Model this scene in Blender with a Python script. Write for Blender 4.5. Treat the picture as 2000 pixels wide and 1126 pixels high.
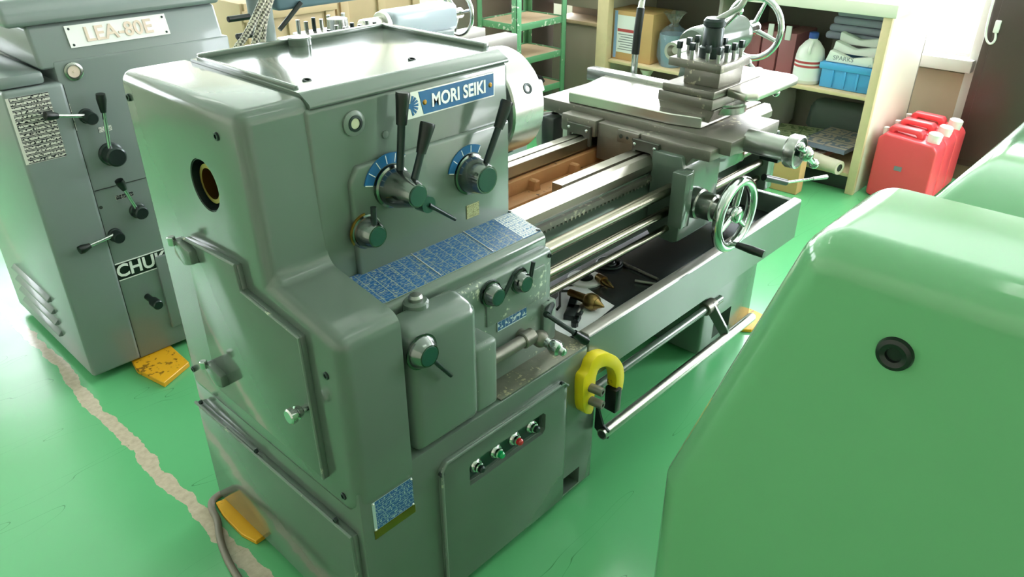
import bpy, bmesh, math, random
from mathutils import Vector, Matrix
random.seed(7)
for o in list(bpy.data.objects): bpy.data.objects.remove(o)
SC = bpy.context.scene
COL = SC.collection

# ---------------------------------------------------------------- camera
F = 1490.0; HOR = -265.0; HC = 1.65
PITCH = math.atan((563 - HOR) / F); YAW = math.radians(43.1)
fh = Vector((math.cos(YAW), math.sin(YAW), 0)); UP = Vector((0, 0, 1))
RT = fh.cross(UP); FW = fh * math.cos(PITCH) - UP * math.sin(PITCH); CU = RT.cross(FW)
CAM = Vector((0, 0, HC))
cd = bpy.data.cameras.new('camera'); cam = bpy.data.objects.new('camera', cd); COL.objects.link(cam)
cd.sensor_width = 36; cd.lens = F / 2000 * 36; cd.clip_start = 0.02; cd.clip_end = 100
m = Matrix((RT, CU, -FW)).transposed().to_4x4(); m.translation = CAM
cam.matrix_world = m
SC.camera = cam

# ---------------------------------------------------------------- world, view
w = bpy.data.worlds.new('world'); SC.world = w; w.use_nodes = True
w.node_tree.nodes['Background'].inputs[0].default_value = (0.80, 0.90, 1.0, 1)
w.node_tree.nodes['Background'].inputs[1].default_value = 1.0
vs = SC.view_settings
vs.view_transform = 'Standard'; vs.look = 'None'; vs.gamma = 1.0; vs.use_curve_mapping = False
vs.exposure = -0.25
WIN = 24.0     # brightness of the daylit frosted panes in the east wall
WINN = 9.0     # panes of the shaded north wall
TUBE = 6.0     # brightness of the fluorescent tubes

def ray(px, py): return FW * F + RT * (px - 1000) - CU * (py - 563)
def at(px, py, x=None, y=None, z=None):
    """world point seen at a photo pixel on the given plane"""
    d = ray(px, py)
    if x is not None: t = (x - CAM.x) / d.x
    elif y is not None: t = (y - CAM.y) / d.y
    else: t = (z - CAM.z) / d.z
    return CAM + d * t

# ---------------------------------------------------------------- materials
def S(h):
    h = h.lstrip('#'); out = []
    for i in (0, 2, 4):
        c = int(h[i:i+2], 16) / 255
        out.append(c / 12.92 if c <= .04045 else ((c + .055) / 1.055) ** 2.4)
    return tuple(out) + (1,)
def mat(name, col, rough=.5, metal=0.0, coat=0.0, var=.0, vscale=6, bump=0.0, bscale=40, emit=None, estr=0, spec=.5, trans=0, alpha=1, speck=None, speck_amt=.0, speck_scale=60, rvar=0.0):
    mt = bpy.data.materials.new(name); mt.use_nodes = True
    nt = mt.node_tree; b = nt.nodes['Principled BSDF']
    c = S(col) if isinstance(col, str) else col
    b.inputs['Base Color'].default_value = c
    b.inputs['Roughness'].default_value = rough; b.inputs['Metallic'].default_value = metal
    b.inputs['Coat Weight'].default_value = coat; b.inputs['Coat Roughness'].default_value = .06
    b.inputs['Specular IOR Level'].default_value = spec
    b.inputs['Transmission Weight'].default_value = trans; b.inputs['Alpha'].default_value = alpha
    if emit:
        b.inputs['Emission Color'].default_value = S(emit); b.inputs['Emission Strength'].default_value = estr
    tc = nt.nodes.new('ShaderNodeTexCoord')
    def noise(scale, det=4):
        n = nt.nodes.new('ShaderNodeTexNoise'); n.inputs['Scale'].default_value = scale; n.inputs['Detail'].default_value = det
        nt.links.new(tc.outputs['Object'], n.inputs['Vector']); return n
    cur = None
    if var > 0:
        n = noise(vscale); r = nt.nodes.new('ShaderNodeMix'); r.data_type = 'RGBA'
        r.inputs[6].default_value = tuple(v * (1 - var) for v in c[:3]) + (1,)
        r.inputs[7].default_value = tuple(min(1, v * (1 + var)) for v in c[:3]) + (1,)
        nt.links.new(n.outputs['Fac'], r.inputs[0]); cur = r.outputs[2]
    if speck:
        n = noise(speck_scale, 6); n2 = noise(speck_scale * .12, 2)
        mu = nt.nodes.new('ShaderNodeMath'); mu.operation = 'MULTIPLY'
        nt.links.new(n.outputs['Fac'], mu.inputs[0]); nt.links.new(n2.outputs['Fac'], mu.inputs[1])
        rm = nt.nodes.new('ShaderNodeMapRange'); rm.inputs[1].default_value = .36 - speck_amt; rm.inputs[2].default_value = .40 - speck_amt
        nt.links.new(mu.outputs[0], rm.inputs[0])
        r = nt.nodes.new('ShaderNodeMix'); r.data_type = 'RGBA'
        if cur: nt.links.new(cur, r.inputs[6])
        else: r.inputs[6].default_value = c
        r.inputs[7].default_value = S(speck)
        nt.links.new(rm.outputs[0], r.inputs[0]); cur = r.outputs[2]
    if cur: nt.links.new(cur, b.inputs['Base Color'])
    if rvar > 0:
        n = noise(3.2, 3); rm = nt.nodes.new('ShaderNodeMapRange')
        rm.inputs[3].default_value = max(.02, rough - rvar); rm.inputs[4].default_value = rough + rvar
        rm.inputs[1].default_value = .3; rm.inputs[2].default_value = .7
        nt.links.new(n.outputs['Fac'], rm.inputs[0]); nt.links.new(rm.outputs[0], b.inputs['Roughness'])
    if bump > 0:
        n = noise(bscale, 3); bp = nt.nodes.new('ShaderNodeBump'); bp.inputs['Strength'].default_value = bump; bp.inputs['Distance'].default_value = .004
        nt.links.new(n.outputs['Fac'], bp.inputs['Height']); nt.links.new(bp.outputs[0], b.inputs['Normal'])
    return mt
M = {}
M['paint'] = mat('grey_green_paint', '#5d6b61', .17, coat=.35, var=.05, bump=.06, bscale=14, rvar=.05)
M['worn'] = mat('worn_grey_green_paint', '#6b796f', .3, coat=.1, var=.08, bump=.1, bscale=30, speck='#b4b9a2', speck_amt=.015, speck_scale=90)
M['greypaint'] = mat('blue_grey_paint', '#7d8786', .28, coat=.2, var=.05, bump=.05, bscale=16)
M['green'] = mat('glossy_green_paint', '#6dab79', .14, coat=.5, var=.03, bump=.05, bscale=11)
M['seam'] = mat('dark_seam', '#2c332d', .7)
M['black'] = mat('black_plastic', '#0d1412', .32)
M['blackmetal'] = mat('blued_steel', '#2a3433', .3, metal=.5)
M['chrome'] = mat('chrome', '#c9cdcb', .12, metal=1)
M['steel'] = mat('machined_steel', '#a5a7a2', .28, metal=1, var=.1, vscale=9, rvar=.1)
M['way'] = mat('ground_cast_iron', '#a8a49a', .32, metal=1, var=.08, vscale=12)
M['rod'] = mat('oily_steel_rod', '#8f8a7b', .26, metal=1, var=.08, vscale=10)
M['ground'] = mat('ground_steel', '#c6c4bc', .3, metal=1, var=.06, vscale=12)
M['oldsteel'] = mat('dull_oily_steel', '#7f7b73', .42, metal=.7, var=.16, vscale=14, bump=.15, bscale=60, speck='#b9b39d', speck_amt=.03)
M['castdark'] = mat('oily_dark_cast_iron', '#3b3f3f', .3, metal=.3, var=.25, vscale=7, bump=.1, bscale=30)
M['rust'] = mat('rusty_oily_iron', '#b07c50', .6, var=.3, vscale=9, bump=.3, bscale=50, speck='#4a2c18', speck_amt=.02)
M['brass'] = mat('brass', '#a8803f', .32, metal=1)
M['alu'] = mat('aluminium_plate', '#d9d8d2', .32, metal=.6)
M['white'] = mat('white_enamel', '#efefec', .35)
M['blueplate'] = mat('blue_nameplate', '#1f5f8f', .3)
M['yellow'] = mat('chipped_yellow_paint', '#e8cf18', .4, var=.06, speck='#4a3c14', speck_amt=-.015, speck_scale=45, bump=.1)
M['wedge'] = mat('yellow_orange_wedge_paint', '#e0a51c', .45, var=.1, speck='#8a6010', speck_amt=0, bump=.1)
M['redlens'] = mat('red_lamp_lens', '#c0272d', .15, spec=.7)
M['greenlens'] = mat('green_lamp_lens', '#12a05a', .15, spec=.7)
M['darkgreen'] = mat('dark_green_panel', '#14402f', .3)
M['rubber'] = mat('grey_rubber_cable', '#7c7468', .55)
M['oily'] = mat('oily_worn_shelf', '#77776a', .3, metal=.35, var=.35, vscale=30, bump=.25, bscale=35, speck='#b5ae8d', speck_amt=.03, speck_scale=130)

def chart_mat(name, base, ink, rows, cols, seed=0, thr=.5, mk=5.0):
    """printed table on a metal plate: ruled grid with broken marks in the cells (flat print), on UVs"""
    mt = bpy.data.materials.new(name); mt.use_nodes = True; nt = mt.node_tree; b = nt.nodes['Principled BSDF']
    b.inputs['Roughness'].default_value = .34
    uv = nt.nodes.new('ShaderNodeUVMap')
    sep = nt.nodes.new('ShaderNodeSeparateXYZ'); nt.links.new(uv.outputs[0], sep.inputs[0])
    def math_(op, a, b_=None):
        n = nt.nodes.new('ShaderNodeMath'); n.operation = op
        for i, v in enumerate((a, b_)):
            if v is None: continue
            if isinstance(v, (int, float)): n.inputs[i].default_value = v
            else: nt.links.new(v, n.inputs[i])
        return n.outputs[0]
    ur = math_('FRACT', math_('MULTIPLY', sep.outputs[0], cols)); vr = math_('FRACT', math_('MULTIPLY', sep.outputs[1], rows))
    line = math_('MAXIMUM', math_('LESS_THAN', ur, .07), math_('LESS_THAN', vr, .10))
    mp = nt.nodes.new('ShaderNodeMapping'); mp.inputs['Scale'].default_value = (cols * mk, rows * 2.2, 1); mp.inputs['Location'].default_value = (seed, seed, 0)
    nt.links.new(uv.outputs[0], mp.inputs[0])
    n = nt.nodes.new('ShaderNodeTexNoise'); n.inputs['Scale'].default_value = 1; n.inputs['Detail'].default_value = 1
    nt.links.new(mp.outputs[0], n.inputs['Vector'])
    ink_ = math_('GREATER_THAN', n.outputs['Fac'], thr)
    cell = math_('MULTIPLY', math_('GREATER_THAN', vr, .28), math_('LESS_THAN', vr, .82))
    tot = math_('MAXIMUM', line, math_('MULTIPLY', ink_, cell))
    r = nt.nodes.new('ShaderNodeMix'); r.data_type = 'RGBA'; r.inputs[6].default_value = S(base); r.inputs[7].default_value = S(ink)
    nt.links.new(tot, r.inputs[0]); nt.links.new(r.outputs[2], b.inputs['Base Color'])
    return mt

# ---------------------------------------------------------------- geometry helper
AX = {'x': 0, 'y': 1, 'z': 2}
class G:
    """collects shapes (world coordinates) and links them as ONE mesh object"""
    def __init__(s): s.bm = bmesh.new()
    def _add(s, t, bev=0, seg=2, ang=30, flat=None):
        if bev > 0:
            bmesh.ops.recalc_face_normals(t, faces=t.faces)
            ed = [e for e in t.edges if len(e.link_faces) == 2 and e.calc_face_angle(0) > math.radians(ang)]
            if flat: ed = [e for e in ed if not all(abs(v.co[flat[0]] - flat[1]) < 1e-6 for v in e.verts)]
            bmesh.ops.bevel(t, geom=ed, offset=bev, segments=seg, profile=.5, affect='EDGES', clamp_overlap=True)
        me = bpy.data.meshes.new('t'); t.to_mesh(me); t.free(); s.bm.from_mesh(me); bpy.data.meshes.remove(me); return s
    def box(s, x0, x1, y0, y1, z0, z1, bev=0, seg=2, rot=None):
        t = bmesh.new(); bmesh.ops.create_cube(t, size=1)
        c = Vector(((x0+x1)/2, (y0+y1)/2, (z0+z1)/2))
        for v in t.verts: v.co = Vector((v.co.x*(x1-x0), v.co.y*(y1-y0), v.co.z*(z1-z0)))
        if bev:
            bmesh.ops.bevel(t, geom=list(t.edges), offset=bev, segments=seg, profile=.5, affect='EDGES', clamp_overlap=True)
        mt = Matrix.Translation(c)
        if rot: mt = mt @ rot.to_4x4()
        t.transform(mt); return s._add(t)
    def prism(s, poly, axis, a0, a1, bev=0, seg=3, ang=25, flat=None):
        """polygon in the plane across `axis`: (y,z) for x, (x,z) for y, (x,y) for z"""
        t = bmesh.new(); k = AX[axis]
        def P(u, v, a):
            return {0: (a, u, v), 1: (u, a, v), 2: (u, v, a)}[k]
        A = [t.verts.new(P(u, v, a0)) for u, v in poly]; B = [t.verts.new(P(u, v, a1)) for u, v in poly]
        n = len(poly); t.faces.new(A); t.faces.new(B[::-1])
        for i in range(n): t.faces.new((A[i], B[i], B[(i+1) % n], A[(i+1) % n]))
        bmesh.ops.recalc_face_normals(t, faces=t.faces)
        return s._add(t, bev, seg, ang, None if flat is None else (k, flat))
    def cyl(s, p0, p1, r0, r1=None, n=24, bev=0):
        p0 = Vector(p0); p1 = Vector(p1); r1 = r0 if r1 is None else r1
        d = p1 - p0; L = d.length
        prof = [(0, 0), (r0, 0), (r1, L), (0, L)]
        if bev: prof = [(0, 0), (r0-bev, 0), (r0, bev), (r1, L-bev), (r1-bev, L), (0, L)]
        return s.rev(prof, p0, d, n)
    def rev(s, prof, p0, d, n=24):
        """revolve (radius, distance) pairs about the axis from p0 along d"""
        t = bmesh.new(); q = Vector((0, 0, 1)).rotation_difference(Vector(d).normalized()).to_matrix()
        rings = []
        for r, h in prof:
            if r < 1e-6: rings.append([t.verts.new(Vector(p0) + q @ Vector((0, 0, h)))])
            else: rings.append([t.verts.new(Vector(p0) + q @ Vector((r*math.cos(2*math.pi*i/n), r*math.sin(2*math.pi*i/n), h))) for i in range(n)])
        for a, b in zip(rings, rings[1:]):
            for i in range(n):
                j = (i+1) % n
                if len(a) == 1 and len(b) == 1: continue
                if len(a) == 1: t.faces.new((a[0], b[i], b[j]))
                elif len(b) == 1: t.faces.new((a[i], b[0], a[j]))
                else: t.faces.new((a[i], b[i], b[j], a[j]))
        bmesh.ops.recalc_face_normals(t, faces=t.faces); return s._add(t)
    def ball(s, c, r, n=16):
        return s.rev([(r*math.sin(math.pi*i/10), -r*math.cos(math.pi*i/10)) for i in range(11)], c, (0, 0, 1), n)
    def tube(s, pts, r, n=12, closed=False, smooth=0):
        pts = [Vector(p) for p in pts]
        for _ in range(smooth):
            q = [pts[0]] if not closed else []
            for a, b in zip(pts, pts[1:] + ([pts[0]] if closed else [])): q += [a*.75+b*.25, a*.25+b*.75]
            if not closed: q.append(pts[-1])
            pts = q
        t = bmesh.new(); rings = []; m_ = len(pts)
        up = None
        for i, p in enumerate(pts):
            a = pts[i-1] if (i or closed) else p; b = pts[(i+1) % m_] if (i < m_-1 or closed) else p
            d = (b-a).normalized()
            if up is None:
                up = d.cross(Vector((0, 0, 1)) if abs(d.z) < .9 else Vector((1, 0, 0))).normalized()
            up = (up - d*up.dot(d)).normalized(); v = d.cross(up)
            rr = r(i/(m_-1)) if callable(r) else r
            rings.append([t.verts.new(p + up*rr*math.cos(2*math.pi*k/n) + v*rr*math.sin(2*math.pi*k/n)) for k in range(n)])
        pr = list(zip(rings, rings[1:])) + ([(rings[-1], rings[0])] if closed else [])
        for a, b in pr:
            for k in range(n): t.faces.new((a[k], a[(k+1) % n], b[(k+1) % n], b[k]))
        if not closed: t.faces.new(rings[0]); t.faces.new(rings[-1][::-1])
        bmesh.ops.recalc_face_normals(t, faces=t.faces); return s._add(t)
    def torus(s, c, axis, R, r, n=40, k=12):
        c = Vector(c); q = Vector((0, 0, 1)).rotation_difference(Vector(axis).normalized()).to_matrix()
        return s.tube([c + q @ Vector((R*math.cos(2*math.pi*i/n), R*math.sin(2*math.pi*i/n), 0)) for i in range(n)], r, k, True)
    def quad(s, a, b, c, d, th=.0015):
        """thin plate with corners a,b,c,d (seen counter-clockwise from the front); UVs run a>b = u, a>d = v"""
        a, b, c, d = map(Vector, (a, b, c, d)); n = (b-a).cross(d-a).normalized()*th
        uvl = s.bm.loops.layers.uv.verify()
        f = [s.bm.verts.new(v+n) for v in (a, b, c, d)]; g = [s.bm.verts.new(v) for v in (a, b, c, d)]
        fc = s.bm.faces.new(f)
        for l, uv in zip(fc.loops, ((0, 0), (1, 0), (1, 1), (0, 1))): l[uvl].uv = uv
        s.bm.faces.new(g[::-1])
        for i in range(4): s.bm.faces.new((g[i], g[(i+1) % 4], f[(i+1) % 4], f[i]))
        return s
    def xf(s, mt): s.bm.transform(mt); return s
    def obj(s, name, material, parent=None, ang=32, org=None):
        o0 = Vector(parent['_o']) if parent is not None else (Vector(org) if org else Vector((0, 0, 0)))
        s.bm.transform(Matrix.Translation(-o0))
        me = bpy.data.meshes.new(name); s.bm.to_mesh(me); s.bm.free()
        me.materials.append(M[material] if isinstance(material, str) else material)
        for p in me.polygons: p.use_smooth = True
        me.set_sharp_from_angle(angle=math.radians(ang))
        o = bpy.data.objects.new(name, me); COL.objects.link(o)
        if parent is None: o.location = o0
        else: o.parent = parent
        o['_o'] = tuple(o0); return o
def fillet(poly, radii, n=8):
    """round the corners of a 2-D polygon; one radius for each corner"""
    out = []
    for i, r in enumerate(radii):
        p = Vector(poly[i]); a = Vector(poly[i-1]) - p; b = Vector(poly[(i+1) % len(poly)]) - p
        if r <= 0: out.append(tuple(p)); continue
        a.normalize(); b.normalize(); h = math.acos(max(-1, min(1, a.dot(b))))/2
        d = r/math.tan(h); c = p + (a+b).normalized()*(r/math.sin(h)); u = p+a*d-c; v = p+b*d-c
        t = math.atan2(u.x*v.y-u.y*v.x, u.dot(v))
        for k in range(n+1):
            q = t*k/n; out.append((c.x+u.x*math.cos(q)-u.y*math.sin(q), c.y+u.x*math.sin(q)+u.y*math.cos(q)))
    return out
def thing(name, label, cat, loc, group=None):
    o = bpy.data.objects.new(name, None); COL.objects.link(o); o.location = loc; o.empty_display_size = .05
    o['_o'] = tuple(loc); return tag(o, label, cat, group)
def tag(o, label, cat, group=None):
    o['label'] = label; o['category'] = cat
    if group: o['group'] = group
    return o
def struct(o): o['kind'] = 'structure'; return o
def cut(o, g):
    """boolean: take shape g out of mesh object o"""
    bm = g.bm; bm.transform(Matrix.Translation(-Vector(o['_o'])))
    me = bpy.data.meshes.new('cut'); bm.to_mesh(me); bm.free()
    c = bpy.data.objects.new('cut', me); COL.objects.link(c)
    pr, loc = o.parent, o.location.copy(); o.parent = None; o.location = (0, 0, 0)
    md = o.modifiers.new('b', 'BOOLEAN'); md.operation = 'DIFFERENCE'; md.object = c; md.solver = 'EXACT'
    bpy.context.view_layer.update(); dg = bpy.context.evaluated_depsgraph_get()
    nm = bpy.data.meshes.new_from_object(o.evaluated_get(dg)); o.modifiers.clear()
    old = o.data; o.data = nm; nm.name = old.name
    nm.set_sharp_from_angle(angle=math.radians(32))
    bpy.data.objects.remove(c); o.parent = pr; o.location = loc; return o
def text(parent, s, size, origin, right, up, material, name='lettering', th=.0012, sx=1.0, bold=0.0):
    cu = bpy.data.curves.new('txt', 'FONT'); cu.body = s; cu.size = size; cu.extrude = th; cu.offset = bold; cu.resolution_u = 3
    cu.align_x = 'CENTER'; cu.align_y = 'CENTER'
    t = bpy.data.objects.new('txt', cu); COL.objects.link(t); bpy.context.view_layer.update()
    me = bpy.data.meshes.new_from_object(t.evaluated_get(bpy.context.evaluated_depsgraph_get()))
    bpy.data.objects.remove(t)
    r = Vector(right).normalized(); u = Vector(up).normalized(); n = r.cross(u)
    mt = Matrix((r*sx, u, n)).transposed().to_4x4(); mt.translation = Vector(origin) - Vector(parent['_o'])
    me.transform(mt); me.name = name; me.materials.clear(); me.materials.append(M[material] if isinstance(material, str) else material)
    o = bpy.data.objects.new(name, me); COL.objects.link(o); o.parent = parent; o['_o'] = parent['_o']; return o
def ysolve(X, Z, px):
    lo, hi = .3, 4.0
    def f(y):
        d = Vector((X, y, Z)) - CAM; return 1000 + F * d.dot(RT) / d.dot(FW)
    for _ in range(50):
        mid = (lo+hi)/2
        if f(mid) > px: lo = mid
        else: hi = mid
    return (lo+hi)/2
def screw(parent, p, axis, r=.007, depth=.004, material='blackmetal', name='screw'):
    """socket head cap screw sunk in a face; p on the face, axis pointing out"""
    a = Vector(axis).normalized(); p = Vector(p)
    g = G().rev([(0, depth*.2), (r*.5, depth*.2), (r*.55, depth), (r*.85, depth), (r, depth*.6), (r, -depth), (0, -depth)], p, a, 16)
    return g.obj(name, material, parent)
# ================================================================ room
def floor_mat():
    mt = mat('green_epoxy_floor', '#60b076', .24, var=.05, vscale=2.5, bump=.03, bscale=9, coat=.1, rvar=.03)
    nt = mt.node_tree; b = nt.nodes['Principled BSDF']; src = b.inputs['Base Color'].links[0].from_socket
    tc = nt.nodes.new('ShaderNodeTexCoord'); sp = nt.nodes.new('ShaderNodeSeparateXYZ'); nt.links.new(tc.outputs['Object'], sp.inputs[0])
    def nz(sc, det):
        n = nt.nodes.new('ShaderNodeTexNoise'); n.inputs['Scale'].default_value = sc; n.inputs['Detail'].default_value = det
        nt.links.new(tc.outputs['Object'], n.inputs['Vector']); return n.outputs['Fac']
    def mth(op, a, c=None):
        n = nt.nodes.new('ShaderNodeMath'); n.operation = op
        for i, v in enumerate((a, c)):
            if v is None: continue
            if isinstance(v, (int, float)): n.inputs[i].default_value = v
            else: nt.links.new(v, n.inputs[i])
        return n.outputs[0]
    # paint worn off along the joint x = 0.565, with a broken edge
    wob = mth('MULTIPLY', mth('SUBTRACT', nz(3.0, 2), .5), .06)
    dist = mth('ABSOLUTE', mth('SUBTRACT', mth('SUBTRACT', sp.outputs[0], .566), wob))
    width = mth('ADD', mth('MULTIPLY', nz(14, 5), .045), -.002)
    mask = mth('LESS_THAN', dist, width)
    r = nt.nodes.new('ShaderNodeMix'); r.data_type = 'RGBA'
    wn = nt.nodes.new('ShaderNodeMix'); wn.data_type = 'RGBA'; wn.inputs[6].default_value = S('#a3937d'); wn.inputs[7].default_value = S('#d6c9b4')
    nt.links.new(nz(55, 6), wn.inputs[0])
    nt.links.new(mask, r.inputs[0]); nt.links.new(src, r.inputs[6]); nt.links.new(wn.outputs[2], r.inputs[7])
    # thin dark scratches
    mp = nt.nodes.new('ShaderNodeMapping'); mp.inputs['Scale'].default_value = (.8, 5, 1); mp.inputs['Rotation'].default_value = (0, 0, .9)
    nt.links.new(tc.outputs['Object'], mp.inputs[0])
    n2 = nt.nodes.new('ShaderNodeTexNoise'); n2.inputs['Scale'].default_value = 2.2; n2.inputs['Detail'].default_value = 1; nt.links.new(mp.outputs[0], n2.inputs[0])
    sc = mth('LESS_THAN', mth('ABSOLUTE', mth('SUBTRACT', n2.outputs['Fac'], .62)), .0012)
    r2 = nt.nodes.new('ShaderNodeMix'); r2.data_type = 'RGBA'; nt.links.new(mth('MULTIPLY', sc, .6), r2.inputs[0])
    nt.links.new(r.outputs[2], r2.inputs[6]); r2.inputs[7].default_value = S('#2f6b3c')
    nt.links.new(r2.outputs[2], b.inputs['Base Color'])
    return mt
M['floor'] = floor_mat()
M['wall'] = mat('cream_wall', '#d9d3c4', .7, var=.03)
M['ceil'] = mat('white_ceiling', '#e6e6e2', .8)
M['beige'] = mat('beige_panel', '#cdb9a0', .65, var=.1, vscale=5)
M['frame'] = mat('white_window_frame', '#e4e2dc', .45)
M['pane'] = mat('daylit_frosted_glass', '#ffffff', .6, emit='#f3f8ff', estr=WIN)
M['panen'] = mat('shaded_frosted_glass', '#ffffff', .6, emit='#f3f8ff', estr=WINN)
M['tube'] = mat('fluorescent_tube', '#ffffff', .5, emit='#fbfff6', estr=TUBE)
M['fixture'] = mat('lamp_fixture_enamel', '#e9e9e6', .4)
X0, X1, Y0, Y1, ZC = -2.6, 5.22, -2.6, 6.6, 3.0
struct(G().box(X0-.1, X1+.1, Y0-.1, Y1+.1, -.1, 0).obj('floor', 'floor'))
struct(G().box(X0-.1, X1+.1, Y0-.1, Y1+.1, ZC, ZC+.1).obj('ceiling', 'ceil'))
struct(G().box(X0-.1, X0, Y0, Y1, 0, ZC).obj('wall_west', 'wall'))
struct(G().box(X0, X1, Y0-.1, Y0, 0, ZC).obj('wall_south', 'wall'))
def window_wall(name, axis, a, lo, hi, sill, head, wins, out):
    """wall along y (axis x) or x (axis y) at coordinate a, built round its window openings"""
    g = G()
    def bx(u0, u1, z0, z1):
        if axis == 'x': g.box(min(a, a+out), max(a, a+out), u0, u1, z0, z1)
        else: g.box(u0, u1, min(a, a+out), max(a, a+out), z0, z1)
    bx(lo, hi, 0, sill); bx(lo, hi, head, ZC)
    e = lo
    for u0, u1 in wins:
        bx(e, u0, sill, head); e = u1
    bx(e, hi, sill, head)
    return struct(g.obj(name, 'wall'))
WN = 0
def window(axis, a, u0, u1, z0, z1, out):
    global WN; WN += 1
    def bx(g, p, q, z, zz, d0, d1):
        lo, hi = sorted((a+d0*out, a+d1*out))
        return g.box(lo, hi, p, q, z, zz) if axis == 'x' else g.box(p, q, lo, hi, z, zz)
    fr = G(); bx(fr, u0, u1, z0, z0+.05, .2, .8); bx(fr, u0, u1, z1-.05, z1, .2, .8)
    bx(fr, u0, u0+.05, z0+.05, z1-.05, .2, .8); bx(fr, u1-.05, u1, z0+.05, z1-.05, .2, .8); um = (u0+u1)/2
    bx(fr, um-.03, um+.03, z0+.05, z1-.05, .2, .8)
    f = struct(fr.obj('window_%d' % WN, 'frame'))
    for p, q in ((u0+.05, um-.03), (um+.03, u1-.05)):
        g = G(); bx(g, p, q, z0+.05, z1-.05, .45, .52); g.obj('pane', 'pane' if axis == 'x' else 'panen', f)
ew = [(-2.3, -.3), (.1, 1.02), (1.18, 1.62), (1.8, 3.8), (4.2, 6.2)]
window_wall('wall_east', 'x', X1, Y0, Y1, .66, 2.5, ew, .1)
for u in ew: window('x', X1, u[0], u[1], .66, 2.5, .1)
nw = [(-2.0, 0.2), (0.7, 2.9), (3.3, 5.0)]
window_wall('wall_north', 'y', Y1, X0, X1, 1.1, 2.5, nw, .1)
for u in nw: window('y', Y1, u[0], u[1], 1.1, 2.5, .1)
struct(G().box(5.09, X1, 1.12, 1.62, .585, .655, .004).obj('trim_1', 'frame'))   # window ledge
struct(G().box(5.19, X1, 1.16, 1.56, .02, .56, .003).obj('trim_2', 'beige'))     # plaster panel under the ledge
struct(G().box(5.15, X1, 1.09, 1.16, 0, 1.6, .004).obj('trim_3', 'frame'))       # post by the locker
# ceiling lamps: each fixture with two tubes
for i, (x, y) in enumerate(((1.1, .25), (1.1, 2.1), (1.1, 4.2), (3.3, .25), (3.3, 2.1), (3.3, 4.2))):
    t = thing('ceiling_lamp', 'white twin tube ceiling lamp above ' + ['the aisle by the green end cover', 'the grey-green headstock', 'the back of the blue-grey headstock', 'the floor near the dark locker', 'the grey-green tailstock', 'the plywood crates'][i], 'lamp', (x, y, ZC-.09), 'ceiling lamps')
    G().box(x-.65, x+.65, y-.11, y+.11, ZC-.05, ZC, .006).obj('housing', 'fixture', t)
    for s in (-1, 1):
        G().cyl((x-.6, y+s*.055, ZC-.075), (x+.6, y+s*.055, ZC-.075), .016, n=12).obj('tube', 'tube', t)
        for e in (-1, 1): G().box(x+e*.6-.012, x+e*.6+.012, y+s*.055-.016, y+s*.055+.016, ZC-.095, ZC-.05, .003).obj('socket', 'fixture', t)
# ================================================================ main lathe
XE = .632          # end face
YF = 1.03          # front of base and gear boxes
L = thing('engine_lathe', 'grey-green engine lathe with blue MORI SEIKI nameplate and chrome levers', 'lathe', (1.5, 1.4, 0))
# ---- headstock pedestal
base = G().prism([(XE+.004, .016), (1.452, .016), (1.452, .386), (1.402, .386), (1.402, .512), (XE+.004, .512)], 'y', YF, 1.76, .006, 2).obj('pedestal', 'paint', L)
pb = [at(1085, 962, y=YF), at(1130, 915, y=YF), at(1132, 947, y=YF), at(1083, 986, y=YF)]
cut(base, G().box(1.285, 1.392, YF-.05, YF+.16, .03, .092))
sp = G().prism([(1.745, .388), (1.745, .05), (1.05, .05), (1.05, .388)], 'x', XE-.010, XE+.006, .006, 2).obj('side_cover', 'paint', L)
G().tube([(XE-.012, 1.745, .387), (XE-.012, 1.052, .387), (XE-.012, 1.050, .06)], .0045, 8).obj('cover_edge', 'worn', sp)  # bead in paler worn paint draws in the highlight of the cover edge
for q in ((392, 785), (500, 880), (655, 1015)):
    p = at(*q, x=XE-.010); screw(sp, p, (-1, 0, 0), .006)
pl = G()
fp = G().prism([(.85, .03), (.85, .44), (.868, .458), (1.29, .458), (1.308, .44), (1.308, .03)], 'y', YF-.012, YF+.004, .006, 2).obj('electrical_cover', 'paint', L)
cut(fp, G().prism([(.94, .335), (.94, .393), (.95, .403), (1.207, .403), (1.217, .393), (1.217, .345), (1.207, .335)], 'y', YF-.03, YF+.01))
cut(base, G().prism([(.942, .337), (.942, .401), (1.215, .401), (1.215, .337)], 'y', YF-.03, YF+.014))
G().box(.942, 1.215, YF+.008, YF+.016, .337, .401).obj('button_panel', 'darkgreen', L)
G().tube([(.853, YF-.013, .05), (.853, YF-.013, .438), (.868, YF-.013, .455), (1.29, YF-.013, .455), (1.305, YF-.013, .44)], .004, 8).obj('cover_edge', 'worn', fp)  # paler worn-paint bead, its colour standing in for the highlight on this rim
for q in ((862, 926), (1098, 749)): screw(fp, at(*q, y=YF-.012), (0, -1, 0), .007)
for i, (x, lens) in enumerate(((.975, None), (1.045, 'greenlens'), (1.112, 'redlens'), (1.178, None))):
    b = G().rev([(0, 0), (.019, 0), (.019, .006), (.016, .010), (.013, .010), (.013, .018), (.010, .020), (0, .020)], (x, YF+.008, .369), (0, -1, 0), 20).obj('push_button', 'chrome', L)
    lm = lens or 'blackmetal'
    G().rev([(.0, .018), (.0095, .018), (.0095, .028), (.006, .032), (0, .033)], (x, YF+.008, .369), (0, -1, 0), 16).obj('lamp_lens' if lens else 'button_cap', lm, b)
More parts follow.
